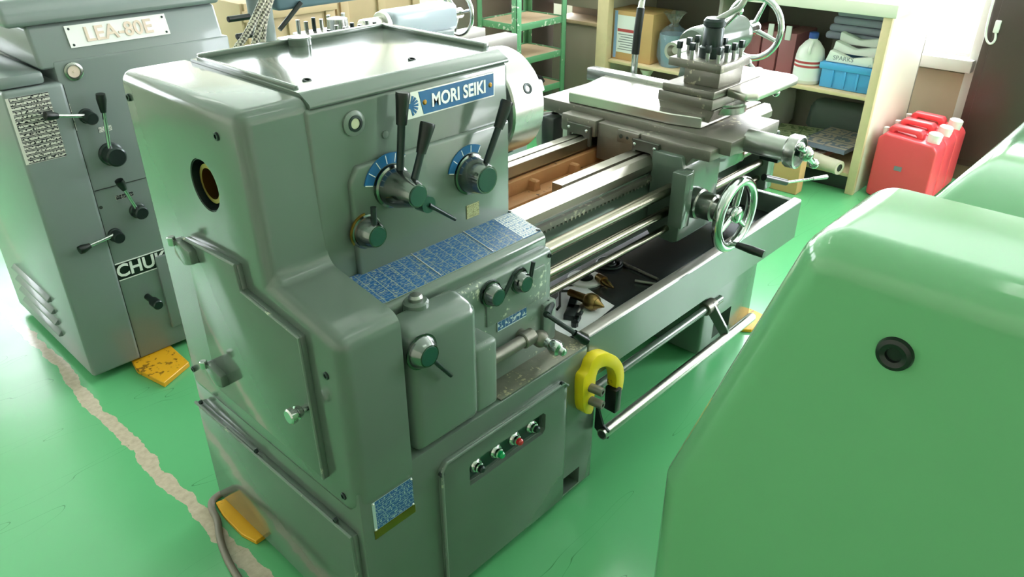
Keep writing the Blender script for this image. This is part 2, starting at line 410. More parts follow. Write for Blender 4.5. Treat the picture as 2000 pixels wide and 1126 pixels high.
# maker's plate on the pedestal
np_ = G().quad((.665, YF, .388), (.776, YF, .388), (.776, YF, .468), (.665, YF, .468)).obj('data_plate', chart_mat('blue_data_plate', '#1c4f86', '#9fb3ae', 7, .999, 3, .56, 26), L)
G().quad((.664, YF, .364), (.778, YF, .364), (.778, YF, .387), (.664, YF, .387), .002).obj('brass_strip', 'brass', np_)
for x in (.668, .773):
    for z in (.391, .465): G().ball((x, YF-.002, z), .0028, 8).obj('rivet', 'alu', np_)
# ---- end cover (gear guard), stepped profile across Y-Z
prof = [(1.762, .43), (1.762, 1.265), (1.256, 1.265), (1.25, .925), (YF-.006, .885), (YF-.006, .472), (1.06, .43)]
ec = G().prism(prof, 'x', XE, .776, .032, 5, 25, .776).obj('gear_guard', 'paint', L, 50)
hc = at(400, 362, x=XE)
cut(ec, G().cyl((XE-.02, hc.y, hc.z), (XE+.09, hc.y, hc.z), .056, n=40))
sl = G().rev([(.055, .088), (.055, .002), (.0535, .002), (.0535, .086), (.042, .086), (.042, .03), (.034, .03), (.034, .088)], (XE, hc.y, hc.z), (1, 0, 0), 40).obj('spindle_bore', 'blackmetal', L)
G().rev([(.0415, .086), (.0415, .012), (.033, .012), (.033, .086)], (XE, hc.y, hc.z), (1, 0, 0), 40).obj('spindle_sleeve', 'brass', sl)
dpts = [(369, 462), (474, 516), (480, 560), (597, 655), (642, 921)]
dw = [(at(*q, x=XE).y, at(*q, x=XE).z) for q in dpts]
door = G().prism([(1.574, dw[4][1])] + [(1.574, .93), (1.345, .942), (1.338, .885), (1.135, .86), (1.126, .505)], 'x', XE-.014, XE+.004, .004, 2).obj('gear_door', 'paint', L)
G().tube([(XE-.015, y, z) for y, z in ((1.574, .93), (1.345, .942), (1.338, .885), (1.135, .86), (1.126, .51))], .0035, 8).obj('door_edge', 'worn', door)  # paler worn-paint bead painting in the highlight on the top and front edges
for q in ((365, 490), (425, 728)):
    p = at(*q, x=XE-.014)
    h = G().prism([(p.y-.05, p.z+.02), (p.y+.022, p.z+.03), (p.y+.03, p.z-.012), (p.y-.01, p.z-.028), (p.y-.05, p.z-.012)], 'x', XE-.031, XE-.008, .005, 2).obj('hinge', 'paint', L)
    G().cyl((XE-.034, p.y+.02, p.z+.015), (XE-.034, p.y+.02, p.z+.036), .009, n=14, bev=.002).obj('hinge_pin', 'chrome', h)
p = at(600, 795, x=XE-.014)
G().rev([(0, 0), (.008, 0), (.008, .012), (.013, .016), (.015, .024), (.0105, .026), (.0105, .030), (.017, .032), (.017, .042), (.014, .045), (0, .045)], p, (-1, 0, 0), 24).obj('door_knob', 'chrome', L)
for q in ((252, 190), (424, 266), (638, 733), (378, 720), (672, 968)): screw(L, at(*q, x=XE), (-1, 0, 0), .0085)
# ---- headstock casting, raised control panel, lid
hs = G().box(.765, 1.322, 1.25, 1.70, .5, 1.246, .010, 3).obj('headstock', 'paint', L)
G().prism([(.842, .80), (.842, 1.08), (.862, 1.112), (1.314, 1.112), (1.314, .80)], 'y', 1.238, 1.256, .007, 3).obj('control_panel', 'paint', L)
lid = G().prism([(1.2475, 1.245), (1.2475, 1.254), (1.28, 1.2715), (1.71, 1.2715), (1.71, 1.245)], 'x', .777, 1.324, .010, 4, 15, .777).obj('headstock_lid', 'paint', L, 40)
rim = G().box(.79, 1.322, 1.69, 1.708, 1.268, 1.281, .004).box(1.302, 1.322, 1.31, 1.70, 1.268, 1.281, .004).box(.786, .798, 1.31, 1.70, 1.268, 1.277, .003)
rim.obj('lid_rim', 'paint', lid)
G().box(.78, 1.322, 1.2488, 1.26, 1.2455, 1.2490).obj('lid_seam', 'seam', lid)
for q in ((600, 159), (805, 118)): screw(lid, at(*q, z=1.270), (0, -.25, 1), .010)
oc = at(625, 72, z=1.3)
G().rev([(0, 0), (.028, 0), (.028, .015), (.025, .018), (0, .018)], (oc.x, 1.665, 1.271), (0, 0, 1), 24).obj('oil_filler', 'paint', lid)
# nameplate
YH = 1.25
a, b, c, d = [at(*q, y=YH) for q in ((805, 224), (958, 186), (951, 141), (772, 184))]
zb, zt, xl, xr = 1.176, 1.232, .992, 1.272
n1 = G().quad((xl, YH, zb), (xr, YH, zb), (xr, YH, zt), (xl, YH, zt), .003).obj('nameplate', 'alu', L)
G().quad((xl+.062, YH-.003, zb+.003), (xr-.003, YH-.003, zb+.003), (xr-.003, YH-.003, zt-.003), (xl+.05, YH-.003, zt-.003), .0008).obj('blue_field', 'blueplate', n1)
text(n1, 'MORI SEIKI', .040, ((xl+xr)/2+.028, YH-.0042, (zb+zt)/2-.001), (1, 0, 0), (0, 0, 1), 'white', th=.0008, sx=.86, bold=.0011)
for x in (xl+.066, xr-.014):
    G().rev([(0, .003), (.0035, .003), (.006, .0005), (.006, -.002), (0, -.002)], (x, YH-.0035, zb+.028), (0, -1, 0), 14).obj('rivet', 'brass', n1)
em = G().rev([(0, .0), (.006, .0), (.006, .0008), (0, .0008)], (xl+.026, YH-.003, zb+.027), (0, -1, 0), 16).obj('emblem', 'blueplate', n1)   # round emblem: a fan of blue bars
for k in range(7):
    an = math.radians(-70 + k*23); r0, r1 = .006, .022
    cx, cz = xl+.026, zb+.027; dx, dz = math.cos(an), math.sin(an)
    G().quad((cx+dx*r0+dz*.0015, YH-.003, cz+dz*r0-dx*.0015), (cx+dx*r1+dz*.0028, YH-.003, cz+dz*r1-dx*.0028), (cx+dx*r1-dz*.0028, YH-.003, cz+dz*r1+dx*.0028), (cx+dx*r0-dz*.0015, YH-.003, cz+dz*r0+dx*.0015), .0008).obj('emblem_bar', 'blueplate', n1)
# sight glass and small parts on the upper front
sg = at(690, 240, y=YH)
s1 = G().rev([(0, 0), (.026, 0), (.026, .004), (.02, .007), (.016, .007), (.014, .004), (0, .004)], sg, (0, -1, 0), 28).obj('oil_sight', 'worn', L)
M['sight'] = mat('oil_sight_glass', '#b7bb9c', .1)
G().rev([(0, .0045), (.017, .0045), (.0165, .0085), (.0115, .009), (.011, .0065), (0, .006)], sg, (0, -1, 0), 24).obj('sight_ring', 'blackmetal', s1)
G().rev([(0, .004), (.0105, .004), (.0105, .0068), (0, .0075)], sg, (0, -1, 0), 24).obj('sight_glass', 'sight', s1)
G().rev([(0, 0), (.008, 0), (.008, .002), (0, .003)], at(752, 262, y=YH), (0, -1, 0), 16).obj('plug', 'paint', L)
# ---- control hubs and levers on the headstock
YP = 1.238
def hub(name, q, y0, capx, r0, r1, neck=None):
    """conical chrome boss; q base centre pixel on the plane y0, capx the pixel column of the cap centre"""
    p = at(*q, y=y0); y1 = ysolve(p.x, p.z, capx); Ln = y0 - y1
    g = G().rev([(0, 0), (r0*1.12, 0), (r0*1.12, Ln*.1), (r0, Ln*.12), (r0*.97, Ln*.35), (r1*1.04, Ln*.93), (r1, Ln*.97), (0, Ln*.97)], p, (0, -1, 0), 36)
    o = g.obj(name, 'chromeknurl', L)
    G().rev([(0, Ln*.965), (r1*.9, Ln*.965), (r1*.87, Ln), (0, Ln)], p, (0, -1, 0), 32).obj('cap', 'hubcap', o)
    return o, p, y1
def knurl_mat():
    mt = mat('dark_chrome', '#7f8481', .15, metal=1); return mt
M['chromeknurl'] = knurl_mat()
M['hubcap'] = mat('green_black_cap', '#1d4638', .3)
def arm(parent, p0, p1, r0, r1, g0=None, gr=(.008, .013), grip_mat='black', rod_mat='blackmetal'):
    """lever rod from p0 to p1; a grip from g0 to p1 when given"""
    p0, p1 = Vector(p0), Vector(p1); e = Vector(g0) if g0 else p1
    G().cyl(p0, e, r0, r1, 14).obj('lever_rod', rod_mat, parent)
    if g0:
        d = p1 - e; Ln = d.length
        G().rev([(0, 0), (gr[0], 0), (gr[1]*.92, Ln*.75), (gr[1], Ln*.93), (gr[1]*.93, Ln), (0, Ln)], e, d, 20).obj('grip', grip_mat, parent)
def sector(p, y, r0, r1, a0, a1, material, name, th=.003):
    n = 14; pts = [(p.x+r1*math.cos(math.radians(a0+(a1-a0)*i/n)), p.z+r1*math.sin(math.radians(a0+(a1-a0)*i/n))) for i in range(n+1)]
    pts += [(p.x+r0*math.cos(math.radians(a1+(a0-a1)*i/n)), p.z+r0*math.sin(math.radians(a1+(a0-a1)*i/n))) for i in range(n+1)]
    return G().prism(pts, 'y', y-th, y).obj(name, material, L)
hA, pA, yA = hub('speed_hub', (764, 362), YP, 818, .042, .025)
ym = (YP+yA)/2
arm(hA, at(781, 350, y=ym+.02), at(787, 180, y=ym+.02), .0085, .0085, at(784, 243, y=ym+.02), (.0115, .0155))
yq = yA+.03
arm(hA, at(806, 362, y=yq), at(836, 239, y=yq), .008, .008, at(822, 299, y=yq), (.0105, .0165))
p2 = at(838, 400, y=yA+.012)
G().rev([(0, 0), (.0195, 0), (.0185, .03), (0, .03)], Vector((p2.x, p2.y+.03, p2.z)), (0, -1, 0), 28).obj('selector_knob', 'hubcap', hA)
G().cyl(p2, at(889, 428, y=yA+.012), .005, .0042, 12).obj('selector_pin', 'blackmetal', hA)
hB, pB, yB = hub('gear_hub', (917, 339), YP, 953, .044, .033)
arm(hB, at(948, 322, y=yB+.022), at(991, 197, y=yB+.022), .0078, .0078, at(973, 250, y=yB+.022), (.0115, .0155))
hC, pC, yC = hub('reverse_hub', (715, 451), YP, 739, .034, .0235)
arm(hC, at(731, 440, y=yC+.012), at(729, 404, y=yC+.012), .0065, .0065)
sector(pC, YP, .032, .042, 90, 210, 'brass', 'dial_arc')
def tickplate(p, a0, a1, r0, r1, n):
    o = sector(p, YP, r0, r1, a0, a1, 'blueplate', 'dial_plate')
    for k in range(n+1):
        an = math.radians(a0+(a1-a0)*k/n); u = Vector((math.cos(an), 0, math.sin(an))); v = Vector((-u.z, 0, u.x))*.0009
        q = Vector((p.x, YP-.003, p.z)); A, B = q+u*(r0+.002), q+u*(r1-.002)
        G().quad(A-v, B-v, B+v, A+v, .0006).obj('tick_mark', 'white', o)
tickplate(pA, 55, 165, .050, .073, 5)
tickplate(pB, 60, 165, .052, .071, 4)
lp = at(923, 409, y=YP)
G().quad((lp.x-.021, YP, lp.z-.019), (lp.x+.021, YP, lp.z-.019), (lp.x+.021, YP, lp.z+.016), (lp.x-.021, YP, lp.z+.016)).obj('small_plate', chart_mat('brass_plate', '#a4a67c', '#7b7a52', 4, 2, 9), L)
# ---- feed gear box
gb = G().box(.80, 1.326, 1.10, 1.262, .50, .812, .012, 3).obj('feed_gearbox', 'worn', L)
G().prism([(1.118, .80), (1.118, .838), (1.13, .848), (1.252, .872), (1.252, .80)], 'x', .80, 1.322, .006, 3).obj('gearbox_cover', 'paint', L)
def topz(y): return .848 + (y-1.13)*(.872-.848)/.122
blue = chart_mat('blue_thread_chart', '#1c588c', '#8a9484', 12, 16, 2, .56, 3.2)
wht = chart_mat('white_feed_chart', '#d7d9d2', '#3b6f9f', 7, 9, 5, .5)
cp = G().quad((.80, 1.134, topz(1.134)), (1.325-.072, 1.134, topz(1.134)), (1.325-.072, 1.246, topz(1.246)), (.80, 1.246, topz(1.246)), .0016).obj('thread_chart', blue, L)
for x in (.985, 1.15): G().cyl((x, 1.137, topz(1.137)+.002), (x, 1.243, topz(1.243)+.002), .0016, n=8).obj('divider', 'alu', cp)
wp = G().quad((1.254, 1.134, topz(1.134)), (1.319, 1.134, topz(1.134)), (1.319, 1.246, topz(1.246)), (1.254, 1.246, topz(1.246)), .0016).obj('feed_chart', wht, L)
for q in ((1314, 1.24), (1314, 1.14)): G().rev([(0, 0), (.006, 0), (.006, .002), (0, .003)], (q[0]/1000, q[1], topz(q[1])+.001), (0, 0, 1), 12).obj('rivet', 'blackmetal', wp)
G().prism([(1.085, .685), (1.085, .765), (1.1, .78), (1.29, .78), (1.30, .77), (1.30, .685)], 'y', 1.0955, 1.104, .004, 2).obj('knob_panel', 'worn', L)
for x, z in ((1.075, .79), (1.312, .795), (1.312, .66)): screw(L, (x, 1.10, z), (0, -1, 0), .0065)
hD, pD, yD = hub('feed_knob', (960, 574), 1.096, 975, .028, .0215)
arm(hD, at(982, 580, y=yD+.01), at(1003, 538, y=yD+.01), .0055, .0055)
hE, pE, yE = hub('thread_knob', (1016, 549), 1.096, 1030, .027, .0205)
arm(hE, at(1035, 548, y=yE+.01), at(1042, 511, y=yE+.01), .0055, .0055)
for hh, pp in ((hD, pD), (hE, pE)): G().torus(pp + Vector((-.004, .001, .006)), (0, 1, 0), .03, .0022, 28, 8).obj('dial_ring', 'blackmetal', hh)
bp = at(998, 622, y=1.1)
q4 = [at(*q, y=1.0995) for q in ((971, 648), (1027, 618), (1026, 598), (970, 630))]
zc = sum(v.z for v in q4)/4; xa, xb = q4[0].x, q4[1].x
pn = G().quad((xa, 1.0995, zc-.013), (xb, 1.0995, zc-.013), (xb, 1.0995, zc+.013), (xa, 1.0995, zc+.013), .002).obj('index_plate', chart_mat('blue_index_plate', '#24537c', '#b5c2c0', 1, 8, 1, .55, 1), L)
# left gear box with rounded top, lower boss beside it
G().prism([(1.12, .50), (1.12, .835), (1.085, .835), (YF-.004, .818), (YF-.004, .514)], 'x', .797, .995, .026, 4).obj('quick_change_box', 'paint', L, 50)
G().prism([(1.12, .50), (1.12, .70), (YF+.006, .70), (YF+.006, .513)], 'x', .985, 1.062, .014, 3).obj('shaft_housing', 'worn', L, 50)
bo = at(812, 588, z=.842)
o1 = G().rev([(0, 0), (.03, 0), (.028, .02), (.024, .024), (0, .024)], (bo.x, bo.y, .822), (0, 0, 1), 28).obj('filler_boss', 'paint', L)
G().rev([(0, .024), (.0155, .024), (.016, .031), (.012, .037), (0, .039)], (bo.x, bo.y, .822), (0, 0, 1), 24).obj('filler_cap', 'steel', o1)
hF, pF, yF_ = hub('feed_selector', (823, 686), YF-.004, 840, .036, .0245)
arm(hF, at(846, 703, y=yF_+.012), at(881, 733, y=yF_+.012), .0055, .0045, rod_mat='blackmetal')
G().ball(at(815, 716, y=YF-.008), .004, 8).obj('index_stud', 'brass', hF)
# worn shelf on the pedestal, feed shaft, ball joint and clutch lever
G().box(1.066, 1.399, YF+.004, 1.245, .5125, .5165, .001).obj('pedestal_shelf', 'oily', L)
zs = at(1030, 660, y=1.075).z
fs = G().cyl((1.05, 1.075, zs), (1.19, 1.075, zs), .0165, n=24).cyl((1.185, 1.075, zs), (1.225, 1.075, zs), .021, n=24, bev=.003).cyl((1.205, 1.078, zs), (1.205, 1.12, zs), .017).obj('control_shaft', 'oldsteel', L)
G().ball((1.24, 1.062, zs-.012), .023, 20).obj('shaft_joint', 'oldsteel', fs)
pj = at(1072, 664, y=1.02)
G().cyl((1.24, 1.062, zs-.012), (1.245, 1.01, zs-.02), .013).rev([(0, -.004), (.016, 0), (.021, .012), (.019, .026), (.012, .032), (.011, .042), (.006, .046), (0, .046)], (1.245, 1.03, zs-.018), (.05, -1, -.15), 24).obj('joint_nut', 'chrome', fs)
cl = G().box(1.285, 1.335, 1.09, 1.13, .545, .665, .006).obj('lever_bracket', 'worn', L)
l0, l1, l2 = at(1068, 614, y=1.07), at(1122, 650, y=1.0), at(1148, 668, y=.985)
G().cyl((1.32, 1.095, l0.z), l0, .01, n=14).cyl(l0, l1, .0062, n=14).obj('lever_rod', 'blackmetal', cl)
G().rev([(0, 0), (.009, 0), (.0125, .04), (.012, .05), (0, .05)], l1, l2-l1, 18).obj('grip', 'black', cl)
# ---- bed
XB0, XB1 = 1.322, 2.80
front = [(1.262, .60), (1.262, .79), (1.248, .80), (1.248, .822), (1.262, .845), (1.286, .845), (1.286, .832), (1.300, .832), (1.300, .845), (1.338, .845), (1.338, .80), (1.325, .79), (1.325, .60)]
gapf = [(1.262, .60), (1.262, .79), (1.248, .80), (1.248, .822), (1.262, .845), (1.286, .845), (1.286, .60)]
rear = [(1.525, .60), (1.525, .80), (1.515, .81), (1.515, .845), (1.545, .845), (1.545, .834), (1.554, .834), (1.554, .845), (1.585, .845), (1.61, .822), (1.61, .80), (1.60, .79), (1.60, .60)]
bd = G().prism(front, 'x', 1.60, XB1).prism(gapf, 'x', XB0, 1.60).obj('front_way', 'way', L, 20)
G().prism(rear, 'x', XB0, XB1, .0015, 1).obj('rear_way', 'way', L, 20)
G().box(XB0, XB1, 1.2595, 1.2615, .58, .788).obj('bed_side', 'paint', L)
rk = G().box(1.40, 2.7, 1.246, 1.26, .765, .782)
nt_ = 62
for k in range(nt_):
    x = 1.41 + k*.0185; rk.prism([(x, .768), (x+.0115, .768), (x+.008, .757), (x+.0035, .757)], 'y', 1.2465, 1.2595)
rk.obj('feed_rack', 'oldsteel', L)
tr = G().box(XB0, XB1, 1.288, 1.524, .60, .742)
for k in range(6):
    x = 1.47 + k*.2; tr.prism([(x, .74), (x+.04, .74), (x+.03, .79), (x+.01, .79)], 'y', 1.47, 1.515, .004, 1)
tr.box(1.60, XB1, 1.3255, 1.337, .74, .79, .002).box(XB0, XB1, 1.50, 1.5245, .74, .80, .002)
tr.box(XB0, XB1, 1.44, 1.50, .74, .757, .004)
tr.box(XB0, 1.42, 1.29, 1.50, .64, .765, .01)
tr.obj('bed_trough', 'rust', L)
M['tan'] = mat('tan_sand_residue', '#c9a878', .7, var=.2, vscale=16, bump=.3, bscale=70)
G().box(1.43, XB1-.01, 1.34, 1.439, .7415, .7465).obj('trough_bottom', 'tan', L)
gp = G().box(1.405, 1.44, 1.512, 1.555, .74, .856, .004).box(1.39, 1.43, 1.52, 1.59, .80, .85, .004).box(1.335, 1.40, 1.45, 1.51, .765, .785, .006)
gp.obj('gap_block', 'oldsteel', L)
# ---- chuck
CY, CZ = 1.44, 1.087
M['chuckm'] = mat('brushed_chuck_steel', '#b9b9b4', .24, metal=1, var=.05, rvar=.05)
ck = G().rev([(0, .03), (.11, .03), (.136, .036), (.14, .042), (.14, .150), (.135, .156), (.035, .156), (.035, .12), (0, .12)], (1.362, CY, CZ), (1, 0, 0), 72).obj('chuck', 'chuckm', L)
G().rev([(0, -.045), (.075, -.045), (.09, -.02), (.112, .0), (.125, .01), (.125, .034), (0, .034)], (1.362, CY, CZ), (1, 0, 0), 48).obj('chuck_backplate', 'blackmetal', ck)
for k in range(4):
    an = math.radians(155 + 90*k); u = Vector((0, math.cos(an), math.sin(an)))
    G().rev([(0, -.002), (.007, -.002), (.0085, .0015), (.014, .002), (.0155, -.003), (.0155, -.01), (0, -.01)], Vector((1.462, CY, CZ))+u*.14, u, 20).obj('key_socket', 'blackmetal', ck)
    v = Vector((0, -u.z, u.y))
    j = G().box(-.0, .035, -.016, .016, .035, .115, .004)
    j.xf(Matrix(((1, 0, 0), (0, v.y, u.y), (0, v.z, u.z))).to_4x4()); j.xf(Matrix.Translation((1.517, CY, CZ))); j.obj('jaw', 'steel', ck)
# ---- lead screw, feed rod, switch rod
XA = 1.955
for name, q0, r, m_ in (('lead_screw', (1190, 427), .0185, 'rod'), ('feed_rod', (1190, 471), .015, 'rod'), ('switch_rod', (1190, 506), .011, 'rod')):
    z = at(*q0, y=1.175).z
    G().cyl((1.315, 1.175, z), (2.62, 1.175, z), r, n=24).obj(name, m_, L)
G().box(2.6, 2.66, 1.14, 1.262, .58, .80, .006).obj('rod_bracket', 'paint', L)
# ---- chip pan
XP0, XP1, YB = 1.4035, 2.70, 1.80
panf = [(YF+.0, .388), (YF+.0, .54), (YF+.026, .545), (YF+.034, .54), (1.105, .488), (1.105, .46), (YF+.02, .388)]
pan = G().prism(panf, 'x', XP0, XP1, .003, 1).box(XP0, XP1, YB-.03, YB, .40, .54, .003).box(XP1-.03, XP1, YF+.01, YB, .388, .543, .003).box(XP0, XP1-.01, YF+.02, YB, .388, .418)
pan.obj('chip_pan', 'paint', L)
M['panfloor'] = mat('oily_black_pan', '#565b5c', .24, metal=.75, var=.3, vscale=5, bump=.05, bscale=12)
G().box(XP0, XP1-.03, 1.10, YB-.03, .41, .4715).obj('pan_floor', 'panfloor', L)
sl_ = G()
n_ = Vector((0, .83, .56))
sl_.quad((XP0, 1.1045, .4885), (XP1-.03, 1.1045, .4885), (XP1-.03, YF+.0345, .5395), (XP0, YF+.0345, .5395), .0012)
sl_.obj('pan_slope', 'castdark', L)
M['lipm'] = mat('rubbed_pan_lip', '#8f8c86', .35, metal=.5, var=.12, vscale=12)
G().prism([(YF+.0, .5405), (YF+.004, .5465), (YF+.03, .5475), (YF+.038, .541), (YF+.03, .5405)], 'x', XP0+.001, XP1, .001, 1).obj('pan_lip', 'lipm', L)
# ---- tail pedestal
tp = G().box(2.24, 2.64, 1.13, 1.72, .016, .40, .012, 3).obj('tail_pedestal', 'paint', L)
cut(tp, G().box(2.33, 2.46, 1.05, 1.25, .055, .145))
G().box(1.452, 2.24, 1.34, 1.37, .15, .395).obj('pan_web', 'paint', L)
# ---- foot brake
zb_ = .20
fb = G().rev([(.0, .0), (.0165, 0), (.0165, .003), (.0165, .905), (.013, .905), (0, .90)], (1.445, .995, zb_), (1, 0, 0), 24).obj('brake_bar', 'ground', L)
G().cyl((1.4435, .995, zb_), (1.446, .995, zb_), .0125, n=20).obj('bar_end', 'seam', fb)
bs = G().cyl((1.452, 1.075, .292), (2.24, 1.075, .292), .0145, n=20).obj('brake_shaft', 'paint', L)
for x in (2.16,):
    G().prism([(1.075, .312), (1.06, .312), (.99, .225), (.99, .19), (1.01, .19), (1.085, .275)], 'x', x, x+.012, .002, 1).obj('brake_arm', 'paint', bs)
    G().cyl((x-.03, 1.075, .292), (x+.03, 1.075, .292), .024, n=24, bev=.003).obj('arm_boss', 'oldsteel', bs)
G().prism([(1.03, .30), (1.0, .225), (.98, .215), (.98, .185), (1.01, .185), (1.03, .2)], 'x', 1.455, 1.463, .001, 1).obj('brake_arm', 'blackmetal', bs)
# ---- yellow guard over the brake switch
def yg(px, py): p = at(px, py, y=1.014); return (p.x, p.z)
outer = [yg(*q) for q in ((1131, 803), (1131, 735), (1143, 722), (1148, 703), (1160, 689), (1178, 684), (1198, 692), (1210, 708), (1213, 730), (1208, 762), (1195, 757), (1197, 733), (1190, 716), (1176, 711), (1162, 716), (1156, 735), (1152, 806))]
def chaikin(p):
    q = []
    for i in range(len(p)):
        a, b = p[i], p[(i+1) % len(p)]; q += [(a[0]*.8+b[0]*.2, a[1]*.8+b[1]*.2), (a[0]*.2+b[0]*.8, a[1]*.2+b[1]*.8)]
    return q
outer = chaikin(chaikin(outer))
hk = G().prism(outer, 'y', 1.0, 1.034, .005, 2).obj('switch_guard', 'yellow', L, 45)
for q, y in (((1163, 760), .985), ((1163, 785), .985)):
    p = at(*q, y=y); G().rev([(0, .012), (.006, .012), (.006, .024), (.012, .024), (.013, .018), (.013, -.03), (0, -.03)], p, (.12, -1, 0), 18).obj('pivot_bolt', 'oldsteel', hk)
p = at(1202, 785, y=1.0); G().box(p.x-.014, p.x+.014, .99, 1.03, p.z-.03, p.z+.05, .003).obj('limit_switch', 'black', hk)
# ---- carriage: saddle, cross slide, compound, tool post
XS = 2.05; XW = 2.0
G().prism([(1.06, .866), (1.06, .902), (1.31, .902), (1.31, .862), (1.25, .862), (1.24, .80), (1.16, .80), (1.12, .866)], 'x', XW, 2.40, .005, 2).obj('saddle_wing', 'oldsteel', L)
G().box(XW, 2.40, 1.492, 1.64, .848, .906, .006).obj('saddle_rear', 'oldsteel', L)
sc_ = G().box(XW+.012, 2.40, 1.31, 1.492, .775, .90, .004).obj('saddle_web', 'oldsteel', L)
tpz = [at(*q, x=XW) for q in ((1206, 250), (1250, 262), (1243, 286), (1203, 272))]
yy = sorted(v.y for v in tpz); zz = sorted(v.z for v in tpz)
st = G().box(XW-.002, XW+.014, yy[0]+.004, yy[3]-.004, .858, .899, .003).obj('stop_plate', 'oldsteel', L)
for k in range(3): 
    yk = yy[0]+.02+k*(yy[3]-yy[0]-.04)/2; G().cyl((XW-.0035, yk, .878), (XW+.002, yk, .878), .0065 if k != 1 else .005, n=14).obj('bolt_hole', 'seam', st)
M['wiperm'] = mat('oily_wiper_plate', '#5d5c57', .4, metal=.6)
for q0, q1 in ((1.245, 1.33), (1.515, 1.60)):
    wi = G().prism([(q0-.01, .815), (q0-.01, .885), (q1+.005, .885), (q1+.005, .815), (q1-.0, .815), (q1-.01, .849), (q0+.02, .849), (q0+.0, .815)], 'x', XW-.010, XW+.004, .002, 1).obj('way_wiper', 'wiperm', L)
    for y in (q0+.005, q1-.005): G().ball((XW-.010, y, .869), .006, 10).obj('wiper_screw', 'chrome', wi)
G().box(XS+.0, 2.36, 1.022, 1.775, .882, .926, .002).obj('cross_guide', 'oldsteel', L)
cs = G().prism([(2.06, 1.66), (2.37, 1.72), (2.37, 1.16), (2.10, 1.16), (2.075, 1.26)], 'z', .927, .962, .003, 1).obj('cross_slide', 'ground', L)
G().box(2.34, 2.39, 1.20, 1.80, .93, .975, .003).obj('slide_gib', 'steel', L)
# swivel and compound
sw = at(1390, 225, x=2.2)
G().rev([(0, 0), (.075, 0), (.075, .02), (.07, .024), (.07, .03), (0, .03)], (2.235, 1.165, .962), (0, 0, 1), 40).obj('swivel_base', 'steel', L)
cb = G().prism([(1.145, .944), (1.32, .944), (1.335, .985), (1.318, .985), (1.318, .99), (1.15, .99), (1.15, .985), (1.13, .985)], 'x', 2.12, 2.34, .002, 1).obj('compound_base', 'oldsteel', L)
G().box(2.10, 2.40, 1.128, 1.325, .99, 1.022, .003).obj('compound_slide', 'oldsteel', L)
G().box(2.105, 2.40, 1.13, 1.315, 1.0225, 1.046, .003).obj('compound_top', 'oldsteel', L)
G().prism([(2.18, 1.13), (2.16, 1.055), (2.20, 1.03), (2.47, 1.03), (2.50, 1.06), (2.50, 1.26), (2.40, 1.30), (2.40, 1.13)], 'z', 1.018, 1.044, .008, 3).obj('slide_guard', 'ground', L)
# tool post
G().box(2.145, 2.29, 1.14, 1.265, 1.046, 1.098, .003).obj('post_block', 'oldsteel', L)
pp = G().box(2.118, 2.30, 1.125, 1.31, 1.098, 1.124, .003).obj('post_plate', 'oldsteel', L)
for x, y in ((2.137, 1.148), (2.137, 1.185), (2.137, 1.24), (2.137, 1.285), (2.18, 1.145), (2.225, 1.145), (2.275, 1.148), (2.2, 1.29), (2.25, 1.29), (2.28, 1.21), (2.28, 1.25)):
    b_ = G().cyl((x, y, 1.122), (x, y, 1.150), .0062, n=10).obj('clamp_bolt', 'steel', L)
    G().box(x-.0072, x+.0072, y-.0072, y+.0072, 1.15, 1.172, .0012).obj('bolt_head', 'blackmetal', b_)
hb = at(1385, 110, x=2.21)
ph = G().rev([(0, 0), (.038, 0), (.038, .03), (.032, .034), (.031, .085), (.028, .09), (.034, .094), (.034, .108), (.028, .116), (.008, .116), (.008, .112), (0, .112)], (2.205, 1.212, 1.124), (0, 0, 1), 36).obj('post_hub', 'blackmetal', L)
G().tube([(2.205, 1.21, 1.232), at(1425, 26, x=2.24), at(1452, 12, x=2.26), at(1468, -40, x=2.28)], .0095, 14, smooth=2).obj('post_handle', 'steel', ph)
# cross feed dial and crank
dz, dx = .905, 2.165
df = G().rev([(0, 0), (.036, 0), (.036, .13), (.046, .133), (.050, .14), (.050, .168), (.044, .17), (.044, .16), (0, .16)], (dx, 1.028, dz), (0, -1, 0), 40).obj('feed_dial', 'steel', L)
G().cyl((dx, .87, dz), (dx, .83, dz), .013, n=18).obj('feed_shaft', 'blackmetal', df)
G().cyl((dx-.05, .84, dz+.035), (dx+.075, .84, dz-.05), .0085, n=14).ball((dx, .84, dz), .022).ball((dx-.05, .84, dz+.035), .013).ball((dx+.075, .84, dz-.05), .015).obj('crank', 'chrome', df)
# ---- apron
G().prism([(1.13, .585), (1.13, .80), (1.145, .868), (1.255, .868), (1.255, .60), (1.24, .58), (1.15, .575)], 'x', 1.985, 2.21, .008, 2).box(2.2, 2.40, 1.14, 1.255, .75, .868, .008).obj('apron', 'paint', L)
G().box(1.942, 1.99, 1.098, 1.148, .655, .832, .003).box(1.985, 2.01, 1.11, 1.24, .64, .83, .003).obj('rod_block', 'paint', L)
G().prism([(2.03, 1.13), (2.10, 1.10), (2.20, 1.06), (2.40, 1.06), (2.42, 1.13), (2.42, 1.2), (2.03, 1.2)], 'z', .845, .862, .004, 2).obj('apron_flange', 'oldsteel', L)
wc = at(1441, 420, y=.975)
ah = G().rev([(0, 0), (.052, 0), (.05, .03), (.044, .034), (.044, .08), (.036, .084), (.036, .11), (.02, .112), (.02, .135), (0, .135)], (wc.x-.0, 1.135, wc.z), (0, -1, 0), 36).obj('apron_boss', 'steel', L)
hw = G().torus((wc.x, .985, wc.z), (0, 1, 0), .106, .017, 56, 14)
hw.rev([(0, -.012), (.028, -.012), (.028, .012), (.018, .02), (0, .02)], (wc.x, .985, wc.z), (0, -1, 0), 28)
